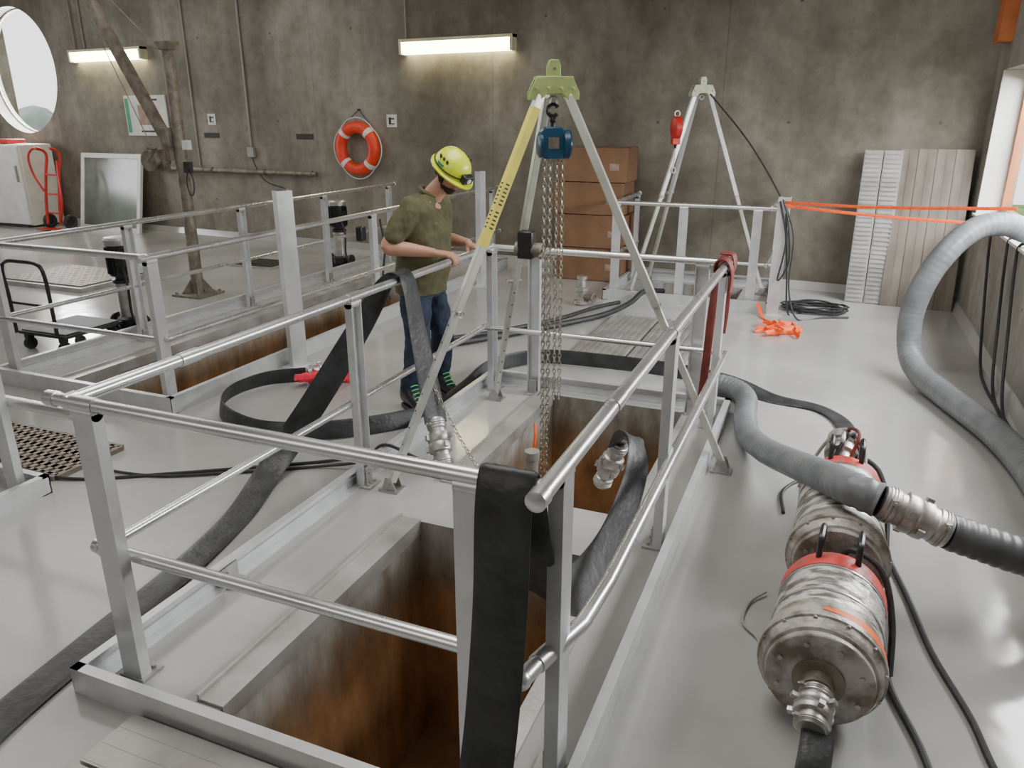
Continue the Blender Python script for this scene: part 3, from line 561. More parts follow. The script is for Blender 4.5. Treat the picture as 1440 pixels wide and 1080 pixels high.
b=B(); P=[]
for i in range(90):
    a=i*.5; r=.22+.05*math.sin(i*1.3); P.append((-.05+r*1.3*math.cos(a),8.85+r*math.sin(a),.012+i*.0006))
b.tube(spline(P,2),.009,6); solo(b,"rope_coil",BLACK,"loose coil of dark rope on the floor","rope")
cable([(-1.4,9.15,2.25),(-.9,8.8,1.75),(-.5,8.5,1.22),(-.42,8.4,1.0),(-.36,8.4,.5),(-.3,8.5,.02),(-.15,8.7,.012)],.009,"dark rope running from tripod to post",BLACK,"rope")
cable([(-.5,8.4,1.2),(-.4,8.38,.8),(-.44,8.36,.4),(-.35,8.36,.6),(-.4,8.37,1.0),(-.47,8.37,1.22)],.009,"dark rope looped on the post",BLACK,"rope")
cable([(-.46,8.4,1.2),(-.33,8.36,.85),(-.32,8.34,.35),(-.2,8.3,.02),(0.05,8.5,.012),(.3,8.6,.012)],.009,"dark rope trailing from the post to the floor",BLACK,"rope")

# ---------------------------------------------------------------- submersible pumps
def pump(x,y,yaw,label,ln,extra):
    T=thing("submersible_pump",label,"pump",(x,y,0)); R=M.Rotation(rad(yaw),3,'Z'); ax=R@V((0,1,0)); rx=R@V((1,0,0)); o=V((x,y,.215)); z=V((0,0,1))
    b=B(); b.lathe(o,ax,[(0,.05),(0,.172),(.004,.176),(.022,.177),(.025,.172),(.03,.186),(.045,.196),(.065,.203),(.068,.211),(.094,.211),(.097,.205),(.14,.205),(.144,.200),(.17,.198),(.174,.192),(.21,.190)],48)
    for k in range(12):
        a=2*math.pi*k/12+.2; e=rx*math.cos(a)+z*math.sin(a); q=o+ax*.07+e*.203; b.cyl(q,q-ax*.012,.007,seg=6)
    part(b,"pump_casing",PUMPM,T)
    for k in range(8):
        b=B(); a=2*math.pi*(k+.5)/8; e=rx*math.cos(a)+z*math.sin(a); q=o+e*.14; b.cyl(q-ax*.009,q+ax*.002,.009,seg=6)
        part(b,"flange_bolt",STEEL,T)
    if extra:
        b=B(); b.lathe(o,-ax,[(0,.085),(.012,.085),(.014,.05),(.05,.048),(.055,.055),(.07,.055)],28); part(b,"outlet_stub",STEELD,T)
        coupling(o-ax*.05,o-ax*.2-z*.04,.045,T)
    rnd=[random.uniform(-.0022,.0022) for _ in range(4000)]
    nn=int((ln-.22)/.004)
    b=B(); b.lathe(o+ax*.2,ax,[(.004*i,.190+.001*math.sin(i*.6)) for i in range(nn)],48,wob=lambda d,j:rnd[(int(d*1000)*7+j*(1+int(d*250)//5))%4000]); part(b,"motor_housing",WRAP,T,smooth=80)
    for u in (.06,ln-.25):
        b=B(); b.lathe(o+ax*(.2+u),ax,[(0,.190),(.002,.194),(.014,.194),(.016,.190)],40); part(b,"tape_band",STEEL,T)
    b=B(); b.lathe(o+ax*ln,ax,[(-.035,.18),(-.033,.195),(.035,.195),(.038,.188),(.07,.186),(.09,.165),(.10,.1)],40); part(b,"end_cap",REDP,T)
    h=o+ax*(ln+.02)
    for s in (-1,1):
        b=B(); P=[h+z*.16+rx*.07*s,h+z*.235+rx*.07*s,h+ax*.02+z*.262+rx*.07*s,h+ax*.1+z*.262+rx*.07*s,h+ax*.13+z*.23+rx*.07*s,h+ax*.135+z*.1+rx*.07*s]; b.tube(spline(P,4),.012,8); b.cyl(h+ax*.135+z*.1+rx*.05*s,h+ax*.135+z*.1+rx*.09*s,.016)
        part(b,"handle",BLACKP,T)
    b=B(); b.lathe(h+ax*.06,ax,[(0,.13),(.05,.13),(.06,.08),(.1,.07),(.11,.03)],24)
    for k in range(6):
        a=2*math.pi*k/6; e=rx*math.cos(a)+z*math.sin(a); q=h+ax*.11+e*.10; b.cyl(q,q+ax*.015,.01,seg=6)
    part(b,"terminal_cover",STEELD,T)
    b=B(); b.tube(spline([h+ax*.16,h+ax*.22+z*.03,h+ax*.2+z*.13+rx*.04,h+ax*.14+z*.1+rx*.16,h+ax*.04-z*.05+rx*.22,h-ax*.1-z*.195+rx*.235],5),.013,8); part(b,"power_lead",BLACK,T)
    if extra:
        OR=mat("orange_spray",(1.,.17,.02),.5,0,(.8,.13,.02),20)
        b=B(); rings=[]
        for j in range(19):
            a=rad(10+j*4.8); e=rx*math.cos(a)+z*math.sin(a); w0=.020*math.sin(math.pi*(j+1)/20)+.002; rings.append([o+ax*(.119-w0)+e*.2045,o+ax*(.119+w0)+e*.2045,o+ax*(.119+w0)+e*.207,o+ax*(.119-w0)+e*.207])
        b.loft(rings); part(b,"paint_mark",OR,T)
    else:
        b=B(); q=h+ax*.14+z*.10-rx*.02; b.lathe(q,(ax+z*.35).normalized(),[(0,.06),(.05,.06),(.055,.08),(.08,.084),(.1,.08),(.105,.06),(.14,.06),(.145,.075),(.2,.075),(.205,.05)],24)
        for k in range(3):
            a=2.1*k; e=rx*math.cos(a)+z*math.sin(a); b.beam(q+ax*.08+e*.075,q+ax*.08+e*.11,.03,.03,ax)
        b.torus(q+ax*.06+z*.1,rx,.045,.012,20,8)
        part(b,"discharge_coupling",STEEL,T)
        b=B(); b.tube(spline([h+ax*.1+z*.15-rx*.05,h+ax*.2+z*.24,h+ax*.32+z*.18+rx*.06,h+ax*.36-z*.02+rx*.1,h+ax*.28-z*.19+rx*.12],6),.011,8); part(b,"power_lead",BLACK,T)
        b=B(); b.tube(spline([h+ax*.12+z*.1+rx*.1,h+ax*.22+z*.19+rx*.08,h+ax*.3+z*.23-rx*.02,h+ax*.3+z*.1-rx*.12,h+ax*.2-z*.1-rx*.2],6),.010,8); part(b,"power_lead",CONDUIT,T)
        b=B(); b.tube(spline([h+ax*.1+z*.14+rx*.02,h+ax*.16+z*.27+rx*.05,h+ax*.25+z*.25,h+ax*.28+z*.12+rx*.08],6),.009,8); part(b,"power_lead",REDHOSE,T)
    return T
pump(.155,2.33,-4,"submersible pump lying on the floor with bolted flange and hose coupling",.48,True)
pump(.205,3.08,-1,"submersible pump lying on the floor under the grey suction hose",.72,False)
flat([(.165,2.135,.165),(.16,2.05,.12),(.15,1.98,.06),(.13,1.85,.02),(.10,1.6,.016),(.1,1.2,.016)],[X]*6,"black hose leading from the pump coupling",.1,t=.03)
# ---------------------------------------------------------------- left area
def vpump(x,y,label):
    T=thing("vertical_pump",label,"pump",(x,y,0)); b=B(); b.box((x,y,.03),(.26,.3,.06)); b.lathe((x,y,.06),Z,[(0,.1),(.03,.11),(.1,.11),(.12,.085)],24); b.cyl((x-.17,y,.12),(x+.17,y,.12),.045); b.cyl((x-.18,y,.12),(x-.16,y,.12),.08); b.cyl((x+.16,y,.12),(x+.18,y,.12),.08); part(b,"pump_base",BLACKP,T)
    b=B(); b.lathe((x,y,.17),Z,[(0,.08),(.30,.08),(.31,.09),(.34,.09)],28); part(b,"stage_cylinder",STEEL,T)
    b=B(); b.lathe((x,y,.51),Z,[(0,.1),(.03,.1),(.04,.07),(.06,.07),(.07,.11),(.35,.11),(.36,.1)],28)
    for k in range(20):
        a=2*math.pi*k/20; e=V((math.cos(a),math.sin(a),0)); b.beam(V((x,y,.60))+e*.115,V((x,y,.85))+e*.115,.006,.02,(-e.y,e.x,0))
    b.box((x+.12,y-.06,.74),(.08,.1,.12)); part(b,"motor",BLACKP,T)
    b=B(); b.lathe((x,y,.87),Z,[(0,.125),(.05,.125),(.07,.11),(.08,.03)],28); part(b,"fan_cover",STEEL,T)
    b=B(); b.tube(spline([(x+.1,y-.08,.7),(x+.18,y-.12,.5),(x+.16,y-.1,.2),(x+.25,y-.05,.015)],5),.012,8); part(b,"power_lead",BLACK,T)
vpump(-6.22,5.3,"vertical pump with black motor and steel cap beside the railing")
vpump(-6.3,9.0,"vertical steel pump with black motor near the far railing")
cable([(-4.38,7.0,1.0),(-4.35,7.02,.7),(-4.38,7.0,.35),(-4.33,7.05,.14)],.012,"black cable hanging by the railing")
b=B(); b.box((-4.36,6.6,.9),(.07,.09,.14)); solo(b,"junction_box",BLACKP,"small black junction box on the railing post","junction box",bevel=.008)
cxx=-6.42
T=thing("platform_cart","black folding platform cart with tubular hoop handle","cart",(cxx,4.75,0))
b=B(); b.box((cxx,4.82,.16),(.60,.62,.03)); b.box((cxx,4.82,.18),(.56,.58,.012)); part(b,"platform",BLACK,T,bevel=.01)
b=B(); hx0,hx1=cxx-.26,cxx+.26; b.tube(spline([(hx0,4.47,.17),(hx0,4.47,.5),(hx0,4.46,.74),(hx0+.07,4.46,.82),(cxx,4.46,.83),(hx1-.07,4.46,.82),(hx1,4.46,.74),(hx1,4.47,.5),(hx1,4.47,.17)],6),.017,10); b.cyl((hx0,4.47,.45),(hx1,4.47,.45),.012); part(b,"handle",BLACKP,T)
for x in (cxx-.22,cxx+.22):
    for y in (4.55,5.05):
        b=B(); b.cyl((x-.018,y,.055),(x+.018,y,.055),.055); b.box((x,y,.125),(.05,.06,.04)); part(b,"wheel",BLACK,T)
T=thing("davit_crane","dirty steel davit crane column with inclined boom and hand winch","crane",(-6.9,6.9,0))
b=B(); b.cyl((-6.9,6.9,.02),(-6.87,6.9,2.72),.07,.065,20); b.box((-6.9,6.9,.012),(.42,.42,.024)); 
for k in range(4):
    a=rad(45+90*k); e=V((math.cos(a),math.sin(a),0)); b.prism([(0,0),(.14,0),(0,.2)],V((-6.9,6.9,.02))+e*.05,e,V(Z),V((-e.y,e.x,0))*.01); b.cyl(V((-6.9,6.9,.024))+e*.24,V((-6.9,6.9,.05))+e*.24,.015,seg=6)
b.box((-6.87,6.9,2.74),(.2,.16,.08)); part(b,"column",STEELD,T)
b=B(); b.beam((-6.98,6.86,1.7),(-8.45,6.9,4.2),.09,.11); b.beam((-6.98,6.86,1.55),(-6.98,6.86,1.9),.12,.16,(1,0,0)); part(b,"boom",STEELD,T,bevel=.004)
for P_ in (((-6.9,6.8,2.7),(-8.2,6.85,3.8)),((-7.15,6.8,1.6),(-8.4,6.85,4.15))):
    b=B(); b.cyl(*P_,.005,seg=6); part(b,"wire_rope",STEELD,T)
b=B(); wp=V((-7.1,6.78,1.55)); b.box(wp,(.22,.1,.24)); b.cyl(wp+V((0,-.12,0)),wp+V((0,.1,0)),.08); b.cyl(wp+V((0,-.15,0)),wp+V((0,-.12,0)),.11); b.beam(wp+V((0,-.17,0)),wp+V((.16,-.17,.14)),.02,.03,Y); b.cyl(wp+V((.16,-.17,.14)),wp+V((.16,-.28,.14)),.016); part(b,"winch",STEELD,T)
b=B(); b.box((-6.68,6.8,1.72),(.08,.06,.1)); part(b,"control_tag",WHITE,T)
b=B(); b.box((-6.7,6.8,1.48),(.09,.05,.12)); b.torus((-6.72,6.82,1.3),(0,1,0),.05,.008,16,6,sx=2.6); part(b,"lead_loop",BLACK,T)
T=thing("refrigerator","old white refrigerator with scuffed lower door","refrigerator",(-14.75,10.6,0))
b=B(); b.box((-14.75,10.65,.78),(1.05,.68,1.5)); part(b,"body",WHITE,T,bevel=.02)
b=B(); b.box((-14.75,10.285,.78),(1.03,.05,1.46)); part(b,"door",WHITE,T,bevel=.015)
b=B(); b.box((-14.33,10.245,1.0),(.03,.03,.3)); part(b,"handle",CONDUIT,T)
b=B(); b.box((-14.75,10.4,.02),(.9,.3,.04)); part(b,"plinth",BLACK,T)
b=B(); b.box((-14.9,10.6,1.58),(.5,.4,.08)); solo(b,"storage_tray",RED,"flat red tray lying on the refrigerator","tray",bevel=.02)
T=thing("hand_truck","red tubular hand truck leaning by the refrigerator","hand truck",(-13.5,10.45,0))
b=B()
for x in (-13.75,-13.4): b.tube(spline([(x,10.25,.1),(x,10.3,.5),(x,10.4,1.0),(x,10.48,1.3),(x,10.44,1.42),(x,10.3,1.48)],5),.026,8)
b.tube(spline([(-13.75,10.3,.7),(-13.95,10.3,1.0),(-14.0,10.3,1.3),(-13.9,10.33,1.45),(-13.75,10.35,1.45)],5),.02,8)
b.tube(spline([(-13.4,10.25,.15),(-13.2,10.2,.5),(-13.3,10.3,1.0),(-13.4,10.4,1.25)],5),.02,8)
for z in (.3,.65,1.0): b.cyl((-13.75,10.28+z*.1,z),(-13.4,10.28+z*.1,z),.016)
b.box((-13.57,10.12,.03),(.42,.22,.015)); part(b,"frame",RED,T)
for x in (-13.85,-13.3):
    b=B(); b.torus((x,10.38,.14),(1,0,0),.1,.04,24,10); b.cyl((x-.02,10.38,.14),(x+.02,10.38,.14),.07); part(b,"wheel",BLACK,T)
def lean(x0,x1,h,off0,off1,z0=0):
    return lambda u,v,o=0: Wp(x0+(x1-x0)*u,z0+h*v,off0+(off1-off0)*v+o)
T=thing("window_sash","white-framed glazed window sash leaning against the concrete wall","window frame",tuple(Wp(-12.5,0,.3)))
g=lean(-13.3,-11.65,1.38,.42,.12)
b=B()
def pl(b,g,u0,u1,v0,v1,o0,o1): b.loft([[g(u0,v0,o),g(u1,v0,o),g(u1,v1,o),g(u0,v1,o)] for o in (o0,o1)])
pl(b,g,0,.05,0,1,0,.06); pl(b,g,.95,1,0,1,0,.06); pl(b,g,.05,.95,0,.06,0,.06); pl(b,g,.05,.95,.94,1,0,.06); part(b,"frame",WHITE,T)
b=B(); pl(b,g,.05,.95,.06,.94,.02,.035); part(b,"glass_pane",GLASSD,T)
def leanplank(x0,x1,h,m,label,n,a=.5,bb=.12,horizontal=False):
    b=B(); g=lean(x0,x1,h,a,bb,.0); pl(b,g,0,1,0,1,0,.03)
    if horizontal:
        for i in range(34): pl(b,g,.08,.92,(i+.2)/34,(i+.62)/34,.03,.046)
    else:
        for i in range(n): pl(b,g,(i+.06)/n,(i+.94)/n,0,1,.03,.034)
    return solo(b,"cover_plank",m,label,"cover plate",group="cover planks leaning on the wall")
for i in range(2): leanplank(.26+i*.2,.45+i*.2,1.66,PLANKW,"pale ribbed aluminium cover plank leaning on the wall",4,.46,.14,True)
for i in range(4): leanplank(.62+i*.18,.797+i*.18,1.68,PLANK,"weathered grey-brown ribbed plank leaning on the wall",2,.5,.1)
zz=0
for i,(hh,dx) in enumerate(((.42,0),(.42,.02),(.40,-.02),(.42,.01))):
    T=thing("cardboard_box","brown cardboard box stacked against the concrete wall","cardboard box",(-2.85+dx,9.75,zz),"stacked cardboard boxes")
    b=B(); b.box((-2.85+dx,9.75,zz+hh/2),(.92,.55,hh-.008)); part(b,"carton",CARD,T,bevel=.008)
    b=B(); b.box((-2.85+dx,9.474,zz+hh-.04),(.07,.002,.07)); b.box((-2.85+dx,9.75,zz+hh-.002),(.07,.54,.002)); part(b,"tape",TAPE,T)
    b=B(); b.box((-2.55+dx,9.474,zz+hh*.45),(.12,.002,.08)); part(b,"printed_mark",PAPER2,T); zz+=hh
T=thing("pipe_fitting","grey steel pipe fitting standing on the floor","pipe fitting",(-2.5,8.15,0))
b=B(); b.lathe((-2.5,8.15,0),Z,[(0,.07),(.02,.09),(.05,.09),(.055,.055),(.15,.055),(.16,.075),(.2,.075),(.21,.05),(.28,.045),(.3,.06),(.33,.06)],24); part(b,"body",STEEL,T)
b=B(); b.cyl((-2.5,8.15,.1),(-2.36,8.1,.1),.035); b.torus((-2.34,8.09,.1),(1,-.3,0),.045,.01,18,6); part(b,"branch",STEELD,T)
def wbox(b,x0,x1,z0,z1,o0,o1): b.loft([[Wp(x0,z0,o),Wp(x1,z0,o),Wp(x1,z1,o),Wp(x0,z1,o)] for o in (o0,o1)])
for x0,x1,z in ((-5.97,-4.17,2.95),(-13.2,-11.3,3.06)):
    T=thing("fluorescent_light","lit fluorescent batten light mounted on the concrete wall","light fixture",tuple(Wp((x0+x1)/2,z,0)))
    b=B(); wbox(b,x0,x1,z+.06,z+.1,.01,.16); wbox(b,x0,x0+.04,z-.1,z+.1,.01,.17); wbox(b,x1-.04,x1,z-.1,z+.1,.01,.17); part(b,"housing",LAMPY,T)
    b=B()
    b.loft([[Wp(x,z+.06,.02),Wp(x,z-.07,.03),Wp(x,z-.10,.08),Wp(x,z-.07,.14),Wp(x,z+.06,.155)] for x in (x0+.04,x1-.04)]); part(b,"diffuser",LAMP,T)
    b=B(); b.cyl(Wp(x0+.05,z+.1,.03),Wp(x0+.05,ZC-.02,.03),.012,seg=8); part(b,"conduit",CONDUIT,T)
def conduit(pts,r,label): 
    b=B(); b.tube([V(p) for p in pts],r,8); return solo(b,"conduit",CONDUIT,label,"conduit")
conduit([Wp(-10.35,ZC-.05,.02),Wp(-10.35,1.2,.02)],.014,"thin grey conduit running down the wall")
conduit([Wp(-9.1,ZC-.05,.02),Wp(-9.1,1.55,.02)],.018,"grey conduit running down the wall")
conduit([Wp(-12.9,ZC-.05,.02),Wp(-12.9,3.2,.02)],.012,"thin grey conduit down to the wall light")
T=thing("wall_socket","small grey wall socket with dangling lead","socket",tuple(Wp(-9.1,1.45,.04)))
b=B(); wbox(b,-9.17,-9.03,1.38,1.54,.005,.07); part(b,"box",CONDUIT,T,bevel=.008)
b=B(); b.tube(spline([Wp(-9.08,1.38,.05),Wp(-9.0,1.2,.06),Wp(-8.8,1.0,.08),Wp(-8.4,.9,.08)],6),.01,6); part(b,"lead",BLACK,T)
b=B(); b.cyl(Wp(-11.4,1.15,.08),Wp(-7.7,1.15,.08),.035); 
for x in (-11.2,-10,-8.8,-7.8): b.torus(Wp(x,1.15,.08),WD,.042,.01,16,6)
solo(b,"wall_pipe",STEELD,"horizontal dark steel pipe along the concrete wall","pipe")
T=thing("notice_board","framed notice board with printed sheets on the wall","notice board",tuple(Wp(-11.5,2.0,.02)))
b=B(); wbox(b,-12.06,-11.0,1.7,2.38,.003,.03); part(b,"board",PAPER,T)
b=B(); wbox(b,-11.72,-11.25,1.88,2.22,.03,.034); part(b,"printed_sheet",PAPER2,T)
b=B(); wbox(b,-12.04,-11.95,1.75,2.33,.03,.034); part(b,"green_stripe",GREENP,T)
b=B(); wbox(b,-11.7,-11.3,1.76,1.79,.03,.034); part(b,"caption_strip",DARKP,T)
b=B(); wbox(b,-11.6,-11.2,2.29,2.32,.03,.034); part(b,"caption_strip",DARKP,T)
for x,z in ((-9.95,1.98),(-6.25,1.96)):
    T=thing("wall_sign","small white square pictogram sign on the wall","sign",tuple(Wp(x,z,.01)))
    b=B(); wbox(b,x-.09,x+.09,z-.09,z+.09,.002,.012); part(b,"plate",PAPER,T)
    b=B(); wbox(b,x-.05,x+.05,z-.05,z-.035,.012,.014); wbox(b,x-.05,x-.01,z-.036,z+.05,.012,.014); wbox(b,x-.02,x+.05,z+.02,z+.04,.012,.014); part(b,"pictogram",DARKP,T)
for x,z in ((-10.0,1.72),(-7.95,1.72)):
    b=B(); wbox(b,x-.17,x+.17,z-.04,z+.04,.002,.012); solo(b,"wall_label",DARKP,"small black label plate on the concrete wall","label")
T=thing("life_ring","red life ring with white bands and grab rope on wall","life ring",tuple(Wp(-6.83,1.15,.1)))
c=Wp(-6.83,1.56,.13)
b=B(); b.torus(c,WN,.31,.088,48,14); part(b,"ring",LIFE,T,smooth=80)
for k in range(4):
    b=B(); b.torus(c,WN,.31,.092,8,14,a0=45+90*k-6,a1=45+90*k+6); part(b,"band",WHITE,T,smooth=60)
b=B(); P=[]
up=V(Z); 
for i in range(64):
    a=2*math.pi*i/64; r=.415+.035*abs(math.sin(2*(a-math.pi/4))); P.append(c+(WD*math.cos(a)+up*math.sin(a))*r)
b.tube(P,.008,6,True); part(b,"grab_rope",WHITE,T)
b=B(); b.cyl(Wp(-7.05,1.93,.1),Wp(-6.83,2.12,.03),.006,seg=6); b.cyl(Wp(-6.61,1.93,.1),Wp(-6.83,2.12,.03),.006,seg=6); b.cyl(Wp(-6.83,2.12,.0),Wp(-6.83,2.12,.06),.012,seg=8); part(b,"hanger",BLACK,T)
T=thing("float_pipe","grey plastic pipe standing in the pit with an orange cable","pipe",(-1.62,4.5,-.5))
b=B(); b.cyl((-1.55,4.1,-1.34),(-1.55,4.1,.02),.04); b.cyl((-1.55,4.1,-.02),(-1.55,4.1,.03),.048); part(b,"pipe",CONDUIT,T)
b=B(); b.tube(spline([(-1.72,4.6,0),(-1.7,4.55,-.1),(-1.71,4.5,-.3),(-1.68,4.4,-.6)],5),.01,8); part(b,"cable",ORANGE,T)

# ---------------------------------------------------------------- person
def remesh(vox,it=4):
    def f(o):
        m=o.modifiers.new("r",'REMESH'); m.mode='VOXEL'; m.voxel_size=vox; m.use_smooth_shade=True
        s=o.modifiers.new("s",'SMOOTH'); s.iterations=it; s.factor=.5
    return f
def limb(b,pts,rads,n=5,seg=16):
    P=spline(pts,n); R=[x.x for x in spline([(r,0,0) for r in rads],n)]; b.tube(P,R,seg); b.sphere(P[0],R[0],seg=14,rings=8); b.sphere(P[-1],R[-1],seg=14,rings=8)
def torso(b,rings,cy,seg=28):
    out=[]
    for z,cx,dx,dy in rings:
        out.append([V((cx+dx*math.copysign(abs(math.cos(2*math.pi*j/seg))**.85,math.cos(2*math.pi*j/seg)),cy+dy*math.copysign(abs(math.sin(2*math.pi*j/seg))**.85,math.sin(2*math.pi*j/seg)),z)) for j in range(seg)])
    b.loft(out)
MAN=thing("person","man in yellow helmet, olive shirt and jeans gripping the railing","person",(-2.62,4.74,0))
cy=4.72
HR=M.Rotation(rad(-20),3,'Z')@M.Rotation(rad(36),3,'Y'); HC=V((-2.395,4.72,1.655))
hl=lambda x,y,z: HC+HR@V((x,y,z))
b=B()
torso(b,[(.84,-2.64,.10,.15),(.95,-2.635,.115,.165),(1.05,-2.62,.115,.155),(1.2,-2.605,.12,.165),(1.35,-2.59,.12,.185),(1.43,-2.575,.11,.19),(1.48,-2.56,.08,.13),(1.52,-2.54,.05,.06)],cy)
limb(b,[(-2.56,cy,1.46),(-2.5,cy,1.53),(-2.425,cy,1.6)],[.075,.066,.06])
b.sphere(hl(-.005,0,.03),(.100,.077,.105),HR); b.sphere(hl(.035,0,-.05),(.062,.058,.062),HR); b.sphere(hl(.055,0,-.085),(.035,.032,.028),HR)
b.sphere(hl(.102,0,-.018),(.020,.014,.018),HR,12,8); b.sphere(hl(.094,0,.01),(.013,.010,.028),HR,12,8); b.sphere(hl(.082,0,.035),(.018,.05,.012),HR,12,8)
for s in (-1,1):
    b.sphere(hl(-.01,.078*s,-.005),(.018,.010,.032),HR,12,8); b.sphere(hl(.065,.04*s,-.02),(.022,.02,.02),HR,12,8)
def hand(b,wrist,yc,dirn):
    rx,rz,R=RL,1.1,.024
    for k in (-.026,-.009,.009,.026): limb(b,[(wrist[0]+.0,wrist[1]+k*.5,wrist[2]),(rx-.045,yc+k,rz+.043),(rx-.008,yc+k*1.1,rz+.041)],[.022,.018,.0145],3,10)
    for i,k in enumerate((-.034,-.0115,.011,.033)):
        L=(1.0,1.12,1.05,.85)[i]; pts=[]
        for a in (100,60,20,-25*L,-60*L):
            q=R+.0115; pts.append((rx+q*math.cos(rad(a)),yc+k*1.05,rz+q*math.sin(rad(a))))
        limb(b,pts,[.0115,.0105,.0098,.0092,.0085],3,8)
    s=dirn; limb(b,[(rx-.06,yc+.03*s,rz+.035),(rx-.045,yc+.05*s,rz+.01),(rx-.035,yc+.056*s,rz-.015),(rx-.02,yc+.055*s,rz-.035)],[.015,.0125,.0115,.009],3,8)
RS=V((-2.595,cy-.205,1.42)); RE=V((-2.70,4.40,1.19)); RW=V((-2.42,4.50,1.155))
LS=V((-2.575,cy+.205,1.42)); LE=V((-2.60,5.0,1.17)); LW=V((-2.385,4.965,1.155))
limb(b,[RS,RS.lerp(RE,.5),RE,RE.lerp(RW,.35),RW],[.064,.058,.050,.050,.031]); hand(b,RW,4.54,1)
limb(b,[LS,LS.lerp(LE,.5),LE,LE.lerp(LW,.35),LW],[.064,.058,.050,.050,.031]); hand(b,LW,4.93,-1)
legs=[]
for s,ft,kn in ((-1,(-2.66,4.53,.1),(-2.61,4.58,.5)),(1,(-2.63,4.95,.1),(-2.58,4.90,.5))):
    legs.append(((-2.64,cy+.09*s,.9),kn,ft)); limb(b,[(-2.64,cy+.09*s,.88),kn,ft],[.085,.055,.04])
    f=V(ft); limb(b,[f,f+V((.05,-.03,-.04)),f+V((.15,-.07,-.06))],[.04,.035,.028])
part(b,"body",SKIN,MAN,mods=[remesh(.0055,3)])
b=B(); torso(b,[(.83,-2.64,.16,.21),(.9,-2.64,.165,.213),(1.0,-2.62,.175,.208),(1.1,-2.605,.18,.208),(1.2,-2.605,.174,.216),(1.32,-2.61,.168,.228),(1.41,-2.605,.15,.232),(1.475,-2.585,.11,.18),(1.515,-2.56,.075,.10)],cy)
limb(b,[RS+V((.01,.03,.02)),RS.lerp(RE,.3),RS.lerp(RE,.72)],[.082,.080,.073]); limb(b,[LS+V((.01,-.03,.02)),LS.lerp(LE,.3),LS.lerp(LE,.72)],[.082,.080,.073])
def shirtmods(o):
    remesh(.009,4)(o)
    tx=bpy.data.textures.new("folds",'CLOUDS'); tx.noise_scale=.11; d=o.modifiers.new("d",'DISPLACE'); d.texture=tx; d.strength=.03; d.mid_level=.5
part(b,"shirt",SHIRT,MAN,mods=[shirtmods])
b=B(); b.torus((-2.54,cy,1.525),(.5,0,1),.073,.016,24,8); part(b,"collar",SHIRT,MAN)
b=B(); torso(b,[(.8,-2.64,.12,.17),(.86,-2.64,.128,.18),(.93,-2.635,.13,.18)],cy)
for h,k,f in legs: limb(b,[h,V(h).lerp(V(k),.5),k,V(k).lerp(V(f),.5),V(f)+V((0,0,.06))],[.118,.108,.088,.080,.070])
part(b,"jeans",JEANS,MAN,mods=[shirtmods])
for h,k,f in legs:
    f=V(f); d=V((.86,-.5,0)).normalized(); sdv=V((-d.y,d.x,0)); rings=[]
    for u,z0,z1,w in ((-.09,.03,.07,.025),(-.08,.025,.19,.05),(-.03,.022,.25,.062),(.03,.022,.24,.062),(.07,.022,.15,.055),(.12,.022,.105,.054),(.18,.022,.085,.052),(.215,.025,.06,.035),(.225,.03,.045,.02)):
        c=V((f.x,f.y,(z0+z1)/2))+d*u; rings.append([c+sdv*w*math.cos(2*math.pi*j/14)+V((0,0,(z1-z0)/2*math.sin(2*math.pi*j/14))) for j in range(14)])
    b=B(); b.loft(rings); bo=part(b,"boot",BLACKP,MAN,smooth=80,mods=[lambda o:setattr(o.modifiers.new("s",'SUBSURF'),'levels',1)])
    b=B(); c0=V((f.x,f.y,0)); pts=[(-.09,.03),(-.02,.045),(.08,.05),(.17,.052),(.23,.03),(.23,-.03),(.17,-.052),(.08,-.05),(-.02,-.045),(-.09,-.03)]
    b.prism(pts,c0+V((0,0,.014)),d,sdv,V((0,0,.028))); part(b,"boot_sole",BLACK,MAN,bevel=.004)
    for i in range(6):
        b=B(); q=c0+d*(.05+.018*i)+V((0,0,.215-.024*i)); b.tube([q-sdv*.035,q+d*.008+V((0,0,.008)),q+sdv*.035],.0045,6)
        part(b,"boot_lace",LACE,MAN)
b=B(); b.sphere(hl(.034,0,-.062),(.068,.063,.060),HR,24,14,-90,5); b.sphere(hl(.06,0,-.09),(.036,.036,.03),HR)
for s in (-1,1): b.sphere(hl(.012,.06*s,-.045),(.024,.013,.036),HR,12,8)
part(b,"beard",HAIR,MAN,mods=[remesh(.006,2)])
b=B(); b.sphere(hl(-.035,0,.02),(.075,.0795,.085),HR); b.sphere(hl(-.06,0,-.03),(.045,.058,.045),HR); part(b,"hair",HAIR,MAN,smooth=80)
b=B(); b.sphere(hl(.098,0,-.052),(.012,.024,.006),HR,14,8); part(b,"mouth",LIP,MAN,smooth=80)
for s in (-1,1):
    b=B(); b.sphere(hl(.085,.031*s,.012),(.011,.013,.008),HR,12,8); part(b,"eye",EYE,MAN,smooth=80)
b=B(); out=[]
for i in range(13):
    th=rad(90*i/12); c,s_=max(math.cos(th),.01),math.sin(th)
    out.append([hl(.142*c*math.cos(2*math.pi*j/36)+.005,.12*c*math.sin(2*math.pi*j/36),.045+.128*s_+(.006 if (abs(math.sin(2*math.pi*j/36)*c*.12)<.025 and s_>.3) else 0)) for j in range(36)])
brim=[]
for k,(e,dz) in enumerate(((.0,-.012),(.018,-.014),(.018,-.004))):
    brim.append([hl((.142+e+(.035 if k else .0)*max(math.cos(2*math.pi*j/36),0)**2)*math.cos(2*math.pi*j/36)+.005,(.12+e)*math.sin(2*math.pi*j/36),.045+dz-.012*max(math.cos(2*math.pi*j/36),0)) for j in range(36)])
b.loft(brim+out); Hm=part(b,"helmet",HELM,MAN,smooth=50)
